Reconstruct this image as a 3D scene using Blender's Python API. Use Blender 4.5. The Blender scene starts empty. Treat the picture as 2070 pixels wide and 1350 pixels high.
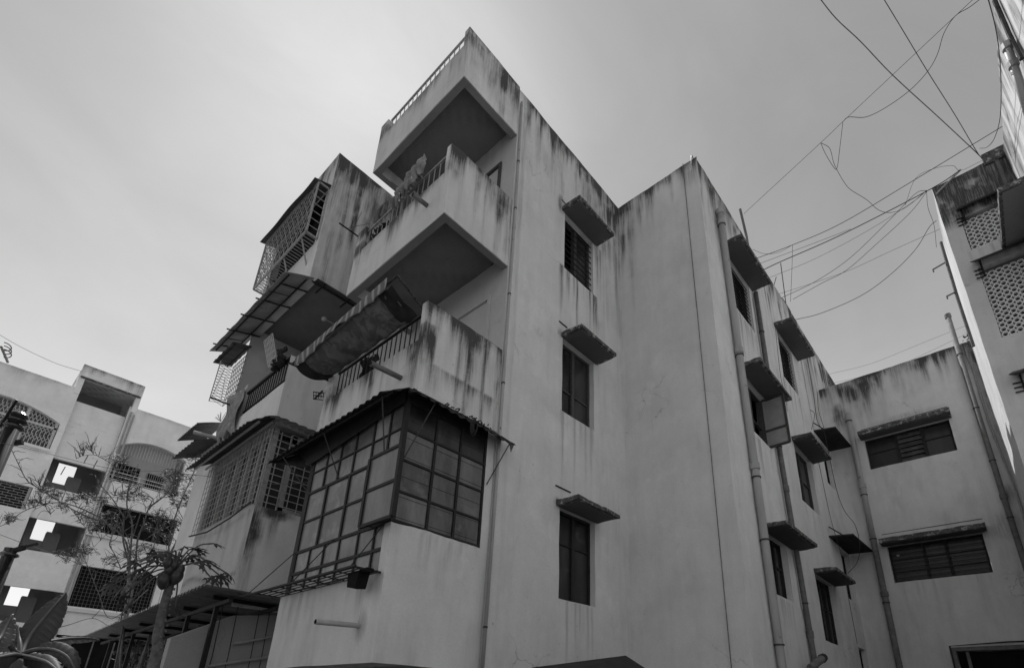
import bpy, math, random
import numpy as np
from mathutils import Vector, Matrix
random.seed(7)
sc = bpy.context.scene
COL = sc.collection
# ------------------------------------------------------------------ camera, sky, sun, exposure
W0, H0 = 2070.0, 1350.0
F, PX, PY, YAW, PIT, ROL = 1079.98, 1117.97, 1011.73, .85958, .37396, .02272
fw = np.array([math.sin(YAW)*math.cos(PIT), math.cos(YAW)*math.cos(PIT), math.sin(PIT)])
r0 = np.array([math.cos(YAW), -math.sin(YAW), 0.0]); u0_ = np.cross(r0, fw)
cr, sr = math.cos(ROL), math.sin(ROL)
RR = np.array([cr*r0+sr*u0_, -sr*r0+cr*u0_, fw])          # rows: right, up, forward
CAM = np.array([0.0, 0.0, 1.6])
cd = bpy.data.cameras.new('camera'); cam = bpy.data.objects.new('camera', cd); COL.objects.link(cam)
M4 = Matrix(((RR[0][0], RR[1][0], -RR[2][0], CAM[0]), (RR[0][1], RR[1][1], -RR[2][1], CAM[1]),
             (RR[0][2], RR[1][2], -RR[2][2], CAM[2]), (0, 0, 0, 1)))
cam.matrix_world = M4
cd.sensor_fit = 'HORIZONTAL'; cd.sensor_width = 36.0; cd.lens = 36.0*F/W0
cd.shift_x = (W0/2-PX)/W0; cd.shift_y = (PY-H0/2)/W0
cd.clip_start = .05; cd.clip_end = 2000
sc.camera = cam
SUN_EL, SUN_AZ = math.radians(56.5), math.radians(17.0)    # azimuth from +Y towards +X
w = bpy.data.worlds.new('World'); sc.world = w; w.use_nodes = True
nt = w.node_tree; nt.nodes.clear()
sky = nt.nodes.new('ShaderNodeTexSky'); sky.sky_type = 'NISHITA'; sky.sun_disc = False
sky.sun_elevation = SUN_EL; sky.sun_rotation = SUN_AZ
sky.altitude = 0; sky.air_density = 1.0; sky.dust_density = 1.0; sky.ozone_density = 1.0
bw = nt.nodes.new('ShaderNodeRGBToBW'); bg = nt.nodes.new('ShaderNodeBackground'); wo = nt.nodes.new('ShaderNodeOutputWorld')
SKY_K, SKY_P = .15, .42   # haze evens the sky out: brightness of the clear-sky model flattened by a power
# thin high cloud: faint soft veils over the clear sky
tc = nt.nodes.new('ShaderNodeTexCoord'); mp = nt.nodes.new('ShaderNodeMapping'); mp.inputs['Scale'].default_value = (1.1, 2.0, 2.2)
mp.inputs['Rotation'].default_value = (0.2, 0.5, 0.7)
cn = nt.nodes.new('ShaderNodeTexNoise'); cn.inputs['Scale'].default_value = 2.1; cn.inputs['Detail'].default_value = 7; cn.inputs['Roughness'].default_value = .55; cn.inputs['Distortion'].default_value = .6
cmr = nt.nodes.new('ShaderNodeMapRange'); cmr.inputs['From Min'].default_value = .38; cmr.inputs['From Max'].default_value = .72
cmr.inputs['To Min'].default_value = .95; cmr.inputs['To Max'].default_value = 1.09
mul = nt.nodes.new('ShaderNodeMath'); mul.operation = 'MULTIPLY'
gam = nt.nodes.new('ShaderNodeMath'); gam.operation = 'POWER'; gam.inputs[1].default_value = SKY_P
L = nt.links.new
L(tc.outputs['Generated'], mp.inputs['Vector']); L(mp.outputs['Vector'], cn.inputs['Vector']); L(cn.outputs['Fac'], cmr.inputs['Value'])
L(sky.outputs['Color'], bw.inputs['Color']); L(bw.outputs['Val'], gam.inputs[0]); L(gam.outputs[0], mul.inputs[0]); L(cmr.outputs['Result'], mul.inputs[1])
# pale haze towards the horizon, all the way round
sx = nt.nodes.new('ShaderNodeSeparateXYZ'); hz = nt.nodes.new('ShaderNodeMapRange'); hz.interpolation_type = 'SMOOTHSTEP'
for k_, v_ in zip(('From Min', 'From Max', 'To Min', 'To Max'), (.0, .8, 1.68*1.8, 1.68)): hz.inputs[k_].default_value = v_
m2 = nt.nodes.new('ShaderNodeMath'); m2.operation = 'MULTIPLY'
L(tc.outputs['Generated'], sx.inputs[0]); L(sx.outputs['Z'], hz.inputs['Value']); L(hz.outputs['Result'], m2.inputs[1]); L(mul.outputs[0], m2.inputs[0])
L(m2.outputs[0], bg.inputs['Color']); bg.inputs['Strength'].default_value = SKY_K
L(bg.outputs['Background'], wo.inputs['Surface'])
sl = bpy.data.lights.new('sun', 'SUN'); sl.energy = 4.0; sl.angle = math.radians(.53); sl.color = (1, 1, 1)
so = bpy.data.objects.new('sun', sl); COL.objects.link(so)
sd = Vector((math.sin(SUN_AZ)*math.cos(SUN_EL), math.cos(SUN_AZ)*math.cos(SUN_EL), math.sin(SUN_EL)))
so.rotation_euler = sd.to_track_quat('Z', 'Y').to_euler(); so.location = (0, 0, 40)
vs = sc.view_settings; vs.view_transform = 'Standard'; vs.look = 'None'; vs.gamma = 1.0; vs.exposure = 0.0; vs.use_curve_mapping = False

# ------------------------------------------------------------------ helpers
def ray(x, y):
    return RR.T @ np.array([(x-PX)/F, -(y-PY)/F, 1.0])
def P(x, y, ax, val):
    d = ray(x, y); i = 'xyz'.index(ax); t = (val-CAM[i])/d[i]; return CAM+t*d
def D(x, y, dist):
    d = ray(x, y); return CAM+d/np.linalg.norm(d)*dist
def vn(x, y, seed=0):
    x = np.asarray(x, float); y = np.asarray(y, float)+0*x
    xi = np.floor(x); yi = np.floor(y); fx = x-xi; fy = y-yi
    fx = fx*fx*(3-2*fx); fy = fy*fy*(3-2*fy)
    def h(a, b):
        v = np.sin(a*127.1+b*311.7+seed*74.7)*43758.5453; return v-np.floor(v)
    return (h(xi, yi)*(1-fx)+h(xi+1, yi)*fx)*(1-fy)+(h(xi, yi+1)*(1-fx)+h(xi+1, yi+1)*fx)*fy
def fb(x, y, seed=0, o=4):
    s = 0; a = .5; t = 0
    for i in range(o):
        s = s+a*vn(x*2**i, np.asarray(y)*2**i, seed+i*13); t += a; a *= .55
    return s/t
def ss(a, b, x):
    t = np.clip((x-a)/(b-a), 0, 1); return t*t*(3-2*t)
def jit(p):
    p = np.asarray(p, float); x, y, z = p[..., 0], p[..., 1], p[..., 2]
    a = .0035
    return p+np.stack([a*(np.sin(2.1*x+1.7*y+2.3*z)+.6*np.sin(7.3*z-5.1*y+1)), a*(np.sin(1.3*x-2.2*y+1.9*z+2)+.6*np.sin(6.1*x+7.7*z)),
                       a*(np.sin(2.7*x+2.9*y+.7)+.6*np.sin(8.3*x-6.7*y))], -1)
def setp(o, label=None, cat=None, group=None, kind=None):
    if label: o['label'] = label
    if cat: o['category'] = cat
    if group: o['group'] = group
    if kind: o['kind'] = kind
    return o
def wloc(o):
    v = Vector((0, 0, 0))
    while o is not None: v += o.location; o = o.parent
    return v
def thing(name, label, cat, loc, group=None):
    o = bpy.data.objects.new(name, None); COL.objects.link(o); o.location = [float(c) for c in loc]; o.empty_display_size = .2
    return setp(o, label, cat, group)
class MB:
    def __init__(s): s.v = []; s.f = []
    def add(s, vs_, fs):
        b = len(s.v); s.v += [tuple(float(c) for c in v) for v in vs_]; s.f += [tuple(i+b for i in f) for f in fs]
    def box(s, x0, x1, y0, y1, z0, z1):
        x0, x1 = sorted((x0, x1)); y0, y1 = sorted((y0, y1)); z0, z1 = sorted((z0, z1))
        s.add([(x0, y0, z0), (x1, y0, z0), (x1, y1, z0), (x0, y1, z0), (x0, y0, z1), (x1, y0, z1), (x1, y1, z1), (x0, y1, z1)],
              [(0, 3, 2, 1), (4, 5, 6, 7), (0, 1, 5, 4), (1, 2, 6, 5), (2, 3, 7, 6), (3, 0, 4, 7)])
        return s
    def tube(s, pts, r, n=6, cap=True):
        pts = [Vector([float(c) for c in p]) for p in pts]; k = len(pts)
        rs = r if isinstance(r, (list, tuple)) else [r]*k
        up = Vector((0.13, .21, 1)).normalized(); vs_ = []; fs = []
        for i, p in enumerate(pts):
            t = (pts[min(i+1, k-1)]-pts[max(i-1, 0)]).normalized()
            a = t.cross(up)
            if a.length < .05: a = t.cross(Vector((1, 0, 0)))
            a.normalize(); b = t.cross(a)
            for j in range(n):
                q = 2*math.pi*j/n; vs_.append(p+(a*math.cos(q)+b*math.sin(q))*rs[i])
        for i in range(k-1):
            for j in range(n):
                fs.append((i*n+j, i*n+(j+1) % n, (i+1)*n+(j+1) % n, (i+1)*n+j))
        if cap: fs.append(tuple(range(n-1, -1, -1))); fs.append(tuple((k-1)*n+j for j in range(n)))
        s.add(vs_, fs); return s
    def bar(s, p, q, wd, hd=None):                           # rectangular bar between two points
        p = Vector([float(c) for c in p]); q = Vector([float(c) for c in q]); hd = hd or wd
        t = (q-p).normalized(); a = t.cross(Vector((0, 0, 1)))
        if a.length < .05: a = Vector((1, 0, 0))
        a.normalize(); b = a.cross(t); vs_ = []
        for c in (p, q):
            for sx, sy in ((-1, -1), (1, -1), (1, 1), (-1, 1)): vs_.append(c+a*sx*wd/2+b*sy*hd/2)
        s.add(vs_, [(3, 2, 1, 0), (4, 5, 6, 7), (0, 1, 5, 4), (1, 2, 6, 5), (2, 3, 7, 6), (3, 0, 4, 7)]); return s
    def prism(s, poly, off):                                 # polygon pushed along a vector
        n = len(poly); off = np.array(off, float); a = [np.array(p, float) for p in poly]
        s.add(a+[p+off for p in a], [tuple(range(n-1, -1, -1)), tuple(range(n, 2*n))]+[(i, (i+1) % n, n+(i+1) % n, n+i) for i in range(n)]); return s
    def grid(s, fn, nu, nv):
        s.add([fn(i/nu, j/nv) for j in range(nv+1) for i in range(nu+1)],
              [(j*(nu+1)+i, j*(nu+1)+i+1, (j+1)*(nu+1)+i+1, (j+1)*(nu+1)+i) for j in range(nv) for i in range(nu)]); return s
    def build(s, name, mat, parent=None, smooth=False, solid=0, origin=None):
        me = bpy.data.meshes.new(name)
        o3 = np.array(origin if origin is not None else (0, 0, 0), float)
        me.from_pydata([tuple(np.array(v)-o3) for v in s.v], [], s.f); me.update()
        if smooth: me.shade_smooth()
        o = bpy.data.objects.new(name, me); COL.objects.link(o); me.materials.append(mat)
        if parent is not None:
            o.parent = parent; o.location = Vector(tuple(o3))-wloc(parent)
        else: o.location = tuple(o3)
        if solid:
            m = o.modifiers.new('thickness', 'SOLIDIFY'); m.thickness = solid; m.offset = 0
        return o
class PL:
    """plaster surface: finely divided sheets and boxes that carry a 'stain' (grime) value per point"""
    def __init__(s, step=.07): s.V = []; s.Fq = []; s.n = 0; s.step = step; s.rag = []
    def sheet(s, o, U, V, holes=(), top=None):
        o = np.array(o, float); U = np.array(U, float); V = np.array(V, float)
        lu, lv = np.linalg.norm(U), np.linalg.norm(V)
        def lines(l, cuts):
            a = set(np.round(np.linspace(0, l, max(1, int(round(l/s.step)))+1), 4)); a |= {round(float(c), 4) for c in cuts if 0 < c < l}
            a = sorted(a); out = [a[0]]
            cs = {round(float(c), 4) for c in cuts}
            for q in a[1:]:
                if q-out[-1] < .012:
                    if q in cs or q == a[-1]: out[-1] = q
                    continue
                out.append(q)
            return np.array(out)
        ul = lines(lu, [c for h in holes for c in h[:2]]); vl = lines(lv, [c for h in holes for c in h[2:]])
        uu, vv = np.meshgrid(ul, vl)
        pts = o+uu[..., None]*(U/lu)+vv[..., None]*(V/lv)
        if top:                                                # worn upper edge
            pts[-1, :, 2] += top*(fb(ul*3.0, o[0]*3+o[1], 5)-.5)*2
        nu, nv = len(ul), len(vl)
        idx = np.arange(nu*nv).reshape(nv, nu)
        q = np.stack([idx[:-1, :-1], idx[:-1, 1:], idx[1:, 1:], idx[1:, :-1]], -1)
        cu = (ul[:-1]+ul[1:])/2; cv = (vl[:-1]+vl[1:])/2; keep = np.ones((nv-1, nu-1), bool)
        for h in holes:
            keep &= ~(((cu > h[0]) & (cu < h[1]))[None, :] & ((cv > h[2]) & (cv < h[3]))[:, None])
        s.V.append(pts.reshape(-1, 3)); s.Fq.append(q[keep]+s.n); s.n += nu*nv
        return s
    def box(s, x0, x1, y0, y1, z0, z1, top=None):
        a, b, c = x1-x0, y1-y0, z1-z0
        s.sheet((x0, y0, z0), (a, 0, 0), (0, 0, c), top=top); s.sheet((x0, y1, z0), (a, 0, 0), (0, 0, c), top=top)
        s.sheet((x0, y0, z0), (0, b, 0), (0, 0, c), top=top); s.sheet((x1, y0, z0), (0, b, 0), (0, 0, c), top=top)
        s.sheet((x0, y0, z0), (a, 0, 0), (0, b, 0)); s.sheet((x0, y0, z1), (a, 0, 0), (0, b, 0))
        return s
    def reveal(s, ax, val, h, depth):                         # inner faces of a window hole; depth signed along the axis
        a0, a1, z0, z1 = h
        if ax == 'y':
            s.sheet((a0, val, z0), (0, depth, 0), (0, 0, z1-z0)); s.sheet((a1, val, z0), (0, depth, 0), (0, 0, z1-z0))
            s.sheet((a0, val, z0), (a1-a0, 0, 0), (0, depth, 0)); s.sheet((a0, val, z1), (a1-a0, 0, 0), (0, depth, 0))
        else:
            s.sheet((val, a0, z0), (depth, 0, 0), (0, 0, z1-z0)); s.sheet((val, a1, z0), (depth, 0, 0), (0, 0, z1-z0))
            s.sheet((val, a0, z0), (0, a1-a0, 0), (depth, 0, 0)); s.sheet((val, a0, z1), (0, a1-a0, 0), (depth, 0, 0))
        return s
    def build(s, name, mat, parent=None, stains=(), origin=None):
        V = np.concatenate(s.V); Q = np.concatenate(s.Fq)
        st = np.zeros(len(V))
        for f in stains: st = np.maximum(st, f(V))
        V = jit(V); me = bpy.data.meshes.new(name)
        if origin is not None: V = V-np.array(origin, float)
        me.vertices.add(len(V)); me.vertices.foreach_set('co', V.ravel())
        me.loops.add(Q.size); me.loops.foreach_set('vertex_index', Q.ravel().astype(np.int32))
        me.polygons.add(len(Q)); me.polygons.foreach_set('loop_start', np.arange(0, Q.size, 4, dtype=np.int32))
        me.update(calc_edges=True)
        at = me.attributes.new('stain', 'FLOAT', 'POINT'); at.data.foreach_set('value', st.astype(np.float32))
        me.materials.append(mat); o = bpy.data.objects.new(name, me); COL.objects.link(o)
        if parent is not None: o.parent = parent; o.location = -wloc(parent)
        if origin is not None: o.location = o.location+Vector(tuple(float(c) for c in origin))
        return o
# grime patterns (values 0..1 at points of a wall)
def s_top(zt, ln, k=1.0, seed=1, a=None, b=None, band=.12):
    def f(p):
        u = p[:, 0]*1.0+p[:, 1]*1.0; d = zt-p[:, 2]
        n = fb(u*9, p[:, 2]*.25, seed, 4); m = fb(u*1.1, 3.3, seed+50, 2)
        l = ln*(.20+4.2*np.clip(n-.28, 0, 1)**1.4)*(.42+1.55*ss(.25, .78, m))+band*.5; cl_ = fb(u*2.6, p[:, 2]*1.9, seed+90, 4)
        v = np.exp(-(np.maximum(d, 0)/l)**1.6)*(d > -.2)*(.62+.38*ss(.3, .6, n))*(.55+.85*ss(.3, .62, cl_))
        if a is not None: v = v*ss(a-.1, a+.25, u)*(1-ss(b-.25, b+.1, u))
        return k*v
    return f
def s_drip(a, b, zt, ln, k=.6, seed=3, ax=0, fr=26):
    def f(p):
        u = p[:, ax]; d = zt-p[:, 2]
        n = fb(u*fr, 1.7, seed, 2); l = ln*(.05+1.6*np.clip(n-.42, 0, 1)*2)
        v = np.exp(-(np.maximum(d, 0)/np.maximum(l, .01))**2)*(d > -.02)*ss(.45, .7, n)
        return k*v*ss(a-.05, a+.05, u)*(1-ss(b-.05, b+.05, u))
    return f
def s_blob(u, z, ru, rz, k=.8, seed=9, ax=0):
    def f(p):
        q = ((p[:, ax]-u)/ru)**2+((p[:, 2]-z)/rz)**2
        n = fb(p[:, ax]*7, p[:, 2]*5, seed, 4)
        return k*np.clip(1.25-q-(1-n)*.9, 0, 1)
    return f
def s_patch(zt, zb, k=.8, seed=4, fr=6):                      # blotchy lichen between two heights
    def f(p):
        u = p[:, 0]+p[:, 1]; n = fb(u*fr, p[:, 2]*fr*.6, seed, 5)
        return k*ss(.30, .52, n+.12*ss(zb, zt, p[:, 2]))*ss(zb-.1, zb+.35, p[:, 2])
    return f
def s_all(k=.3, seed=6, fr=2.0):
    def f(p):
        u = p[:, 0]+p[:, 1]; n = fb(u*fr*3, p[:, 2]*fr*.5, seed, 5); return k*ss(.45, .8, n)
    return f
# ------------------------------------------------------------------ materials (the photograph is black and white: all greys)
def g(v): return (v, v, v, 1)
def newmat(name):
    m = bpy.data.materials.new(name); m.use_nodes = True; t = m.node_tree; t.nodes.clear()
    o = t.nodes.new('ShaderNodeOutputMaterial'); b = t.nodes.new('ShaderNodeBsdfPrincipled'); t.links.new(b.outputs[0], o.inputs[0])
    return m, t, b
def noise(t, scale, detail=4, rough=.55, vec=None, stretch=None):
    gp = t.nodes.new('ShaderNodeNewGeometry')
    n = t.nodes.new('ShaderNodeTexNoise'); n.inputs['Scale'].default_value = scale; n.inputs['Detail'].default_value = detail; n.inputs['Roughness'].default_value = rough
    if stretch:
        m = t.nodes.new('ShaderNodeMapping'); m.inputs['Scale'].default_value = stretch; t.links.new(gp.outputs['Position'], m.inputs['Vector']); t.links.new(m.outputs[0], n.inputs['Vector'])
    else: t.links.new(gp.outputs['Position'], n.inputs['Vector'])
    return n.outputs['Fac']
def mrange(t, x, a, b, c, d):
    m = t.nodes.new('ShaderNodeMapRange'); t.links.new(x, m.inputs['Value'])
    for k, v in zip(('From Min', 'From Max', 'To Min', 'To Max'), (a, b, c, d)): m.inputs[k].default_value = v
    return m.outputs['Result']
def math2(t, op, x, y, clamp=False):
    m = t.nodes.new('ShaderNodeMath'); m.operation = op; m.use_clamp = clamp
    for i, q in enumerate((x, y)):
        if hasattr(q, 'default_value'): t.links.new(q, m.inputs[i])
        else: m.inputs[i].default_value = q
    return m.outputs[0]
def mixc(t, f, a, b):
    m = t.nodes.new('ShaderNodeMix'); m.data_type = 'RGBA'
    if hasattr(f, 'default_value'): t.links.new(f, m.inputs['Factor'])
    else: m.inputs['Factor'].default_value = f
    for k, q in ((6, a), (7, b)):
        if hasattr(q, 'default_value'): t.links.new(q, m.inputs[k])
        else: m.inputs[k].default_value = q
    return m.outputs[2]
def bump(t, b, h, strength, dist):
    n = t.nodes.new('ShaderNodeBump'); n.inputs['Strength'].default_value = strength; n.inputs['Distance'].default_value = dist
    t.links.new(h, n.inputs['Height']); t.links.new(n.outputs[0], b.inputs['Normal'])
def plaster(name, col, dark=.03, grit=1.0):
    m, t, b = newmat(name)
    at = t.nodes.new('ShaderNodeAttribute'); at.attribute_name = 'stain'
    n1 = noise(t, 1.0, 5, .6, stretch=(7, 7, .9)); n2 = noise(t, 1.3, 5, .6); n3 = noise(t, 42, 5, .7); n4 = noise(t, 1.0, 4, .65, stretch=(38, 38, 2.2))
    v = math2(t, 'MULTIPLY', mrange(t, n2, .3, .7, .91, 1.05), mrange(t, n1, .35, .8, 1.02, .96))
    v = math2(t, 'MULTIPLY', v, mrange(t, n3, .25, .75, .92, 1.06)); v = math2(t, 'MULTIPLY', v, mrange(t, noise(t, 5.5, 6, .7), .25, .8, 1.03, .94))
    v = math2(t, 'MULTIPLY', v, col)
    gp = t.nodes.new('ShaderNodeNewGeometry'); nz = t.nodes.new('ShaderNodeTexNoise'); nz.inputs['Scale'].default_value = 2.2; nz.inputs['Detail'].default_value = 6; t.links.new(gp.outputs['Position'], nz.inputs['Vector'])
    va = t.nodes.new('ShaderNodeVectorMath'); va.operation = 'MULTIPLY_ADD'; t.links.new(nz.outputs['Color'], va.inputs[0]); va.inputs[1].default_value = (.9, .9, .9); t.links.new(gp.outputs['Position'], va.inputs[2])
    vo = t.nodes.new('ShaderNodeTexVoronoi'); vo.feature = 'DISTANCE_TO_EDGE'; vo.inputs['Scale'].default_value = .55; t.links.new(va.outputs[0], vo.inputs['Vector'])
    ck = math2(t, 'MULTIPLY', mrange(t, vo.outputs['Distance'], .001, .0065, 1, 0), mrange(t, noise(t, .8, 3, .5), .54, .66, 0, .36))
    pt = mrange(t, noise(t, .9, 7, .62), .60, .64, 1.0, 1.06); sp = mrange(t, noise(t, 17, 2, .5), .74, .80, 1.0, .62)
    v = math2(t, 'MULTIPLY', math2(t, 'MULTIPLY', v, pt), math2(t, 'MULTIPLY', sp, math2(t, 'SUBTRACT', 1.0, ck)))
    cc = t.nodes.new('ShaderNodeCombineColor')
    for i in range(3): t.links.new(v, cc.inputs[i])
    wob = math2(t, 'ADD', mrange(t, n4, .3, .7, -.30, .30), mrange(t, n3, .3, .7, -.14, .14))
    wgt = math2(t, 'MULTIPLY', at.outputs['Fac'], 2.2, True)
    f = math2(t, 'ADD', at.outputs['Fac'], math2(t, 'MULTIPLY', wob, wgt), True)
    t.links.new(mixc(t, math2(t, 'MULTIPLY', f, .93), cc.outputs[0], g(dark)), b.inputs['Base Color'])
    b.inputs['Roughness'].default_value = .92; b.inputs['Specular IOR Level'].default_value = .2
    h = math2(t, 'ADD', math2(t, 'MULTIPLY', n3, .5*grit), math2(t, 'MULTIPLY', noise(t, 9, 4, .6), .8*grit))
    bump(t, b, h, .35, .012)
    return m
def simple(name, col, rough=.6, var=.25, scale=8, spec=.4, metal=0, bmp=0, stretch=None, patch=None, obj=0):
    m, t, b = newmat(name)
    n = noise(t, 1.0 if stretch else scale, 5, .65, stretch=stretch)
    v = math2(t, 'MULTIPLY', mrange(t, n, .25, .75, 1-var, 1+var), col)
    if obj:
        oi = t.nodes.new('ShaderNodeObjectInfo'); v = math2(t, 'MULTIPLY', v, mrange(t, oi.outputs['Random'], 0, 1, 1-obj, 1+obj))
    if patch:                                                  # wear: (threshold, softness, value, scale)
        pn = noise(t, patch[3], 6, .7); pf = mrange(t, pn, patch[0], patch[0]+patch[1], 0, 1)
        mm = t.nodes.new('ShaderNodeMix'); mm.data_type = 'FLOAT'; t.links.new(pf, mm.inputs[0]); t.links.new(v, mm.inputs[2]); mm.inputs[3].default_value = patch[2]; v = mm.outputs[0]
    cc = t.nodes.new('ShaderNodeCombineColor')
    for i in range(3): t.links.new(v, cc.inputs[i])
    t.links.new(cc.outputs[0], b.inputs['Base Color']); b.inputs['Roughness'].default_value = rough; b.inputs['Specular IOR Level'].default_value = spec; b.inputs['Metallic'].default_value = metal
    if bmp: bump(t, b, noise(t, scale*3, 4, .6), bmp, .01)
    return m
M = dict(
 plaster=plaster('painted_plaster', .68), plaster_l=plaster('pale_plaster', .74), plaster_r=plaster('rough_plaster', .5, .05, 3.0), far=plaster('far_plaster', .92),
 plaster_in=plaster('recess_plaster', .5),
 conc=simple('weathered_concrete', .09, .95, .6, 14, .15, bmp=.6, patch=(.54, .06, .34, 11)),
 soffit=plaster('shaded_soffit', .20, .03), under=plaster('shaded_underside', .11, .02), beam=plaster('shaded_beam', .25, .03), far_in=plaster('shaded_interior', .36, .03), tin_s=simple('galvanised_shed_sheet', .20, .7, .3, 4, .3, patch=(.58, .1, .12, 5)), pane_l=simple('pale_frosted_pane', .34, .4, .2, 4, .4),  # soffit, underside, beam and stairwell colours darkened to stand for shade
 dark=simple('dark_painted_metal', .022, .6, .4, 20, .22, patch=(.66, .08, .08, 30)),
 rust=simple('rusty_metal', .06, .8, .5, 14, .2, patch=(.6, .1, .16, 22)),
 lightmetal=simple('pale_painted_metal', .33, .5, .3, 18, .4, patch=(.62, .06, .08, 30)),
 wood=simple('old_window_frame', .07, .7, .4, 25, .2),
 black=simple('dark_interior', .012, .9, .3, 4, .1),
 glass=simple('dusty_dark_glass', .03, .25, .5, 3, .28, stretch=(4, 4, 1.2), patch=(.62, .2, .09, 2.5), obj=.6),
 frost=simple('frosted_glass', .175, .34, .75, 3, .5, stretch=(2.6, 2.6, 1.6), patch=(.53, .22, .30, 3.0), obj=.5),
 frost_d=simple('dusty_side_glass', .10, .28, .7, 3, .42, stretch=(3.4, 3.4, 1.2), patch=(.55, .22, .17, 3.4), obj=.45),
 tin=simple('weathered_sheet', .09, .75, .35, 4, .25, patch=(.58, .1, .15, 7)),
 tin_b=simple('blackened_sheet', .035, .85, .4, 5, .15), tin_l=simple('fibre_sheet', .34, .85, .25, 4, .2, patch=(.60, .1, .1, 6)),
 pvc=simple('old_pvc_pipe', .36, .5, .2, 5, .35, stretch=(9, 9, 1.4), patch=(.64, .03, .10, 9)),
 iron=simple('cast_iron_pipe', .15, .7, .35, 8, .3, patch=(.62, .06, .28, 12)),
 cable=simple('black_cable', .03, .7, .2, 10, .3),
 bark=simple('papaya_bark', .15, .9, .4, 16, .15, bmp=.8), twig=simple('thin_bark', .17, .9, .4, 12, .1, obj=0),
 leaf=simple('green_leaf', .055, .55, .4, 9, .4), leaf_l=simple('pale_leaf', .12, .5, .35, 9, .4), ban=simple('banana_leaf', .065, .6, .35, 4, .5),
 fruit=simple('papaya_fruit', .035, .4, .3, 9, .5), ground=simple('dusty_ground', .07, .95, .3, 1.5, .1, bmp=.3),
 cloth=simple('hanging_cloth', .30, .9, .4, 10, .1), clothd=simple('dark_cloth', .035, .9, .4, 10, .1), chalk=simple('white_plastic', .55, .4, .1, 6, .4),
 ceramic=simple('glazed_insulator', .05, .2, .2, 8, .6))
# translucency of thin leaves
for k in ('leaf', 'leaf_l', 'ban'):
    t = M[k].node_tree; b = [n for n in t.nodes if n.type == 'BSDF_PRINCIPLED'][0]; out = [n for n in t.nodes if n.type == 'OUTPUT_MATERIAL'][0]
    tr = t.nodes.new('ShaderNodeBsdfTranslucent'); ms = t.nodes.new('ShaderNodeMixShader'); ms.inputs[0].default_value = .3
    t.links.new(b.inputs['Base Color'].links[0].from_socket, tr.inputs['Color']); t.links.new(b.outputs[0], ms.inputs[1]); t.links.new(tr.outputs[0], ms.inputs[2]); t.links.new(ms.outputs[0], out.inputs[0])
def unit(name, mat):
    me = bpy.data.meshes.new(name); b = MB().box(-.5, .5, -.5, .5, -.5, .5); me.from_pydata(b.v, [], b.f); me.materials.append(mat); return me
UNIT = {}
def piece(name, mat, parent, c, size, rot=None):              # alike small pieces share one mesh
    k = (name, mat.name)
    if k not in UNIT: UNIT[k] = unit(name, mat)
    o = bpy.data.objects.new(name, UNIT[k]); COL.objects.link(o); o.parent = parent; o.scale = size
    o.location = Vector([float(q) for q in c])-wloc(parent)
    if rot is not None: o.rotation_euler = rot
    return o
def pbox(name, mat, parent, x0, x1, y0, y1, z0, z1):
    return piece(name, mat, parent, ((x0+x1)/2, (y0+y1)/2, (z0+z1)/2), (abs(x1-x0), abs(y1-y0), abs(z1-z0)))
def corr(p0, U, V, waves, amp, nv=2, sag=None):               # corrugated sheet, ridges run along V
    p0, U, V = (np.array(q, float) for q in (p0, U, V)); n = np.cross(U, V); n = n/np.linalg.norm(n)
    m = MB()
    def fn(a, b):
        q = p0+a*U+b*V+n*amp*math.sin(2*math.pi*waves*a)
        return q+(sag(a, b) if sag else 0)
    m.grid(fn, int(waves*6), nv); return m
# ------------------------------------------------------------------ ground
gm = MB().grid(lambda a, b: ((a-.5)*900, (b-.5)*900, 0), 30, 30).build('ground', M['ground']); gm['kind'] = 'structure'
pv = MB().box(-14, 2.1, 13.0, 31.8, -.05, .10).build('bounce_slab', simple('pale_bounce', .42, .9, .2, 2, .1)); pv['kind'] = 'structure'  # unseen pale slab, added to bounce sunlight onto the far-left block

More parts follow.
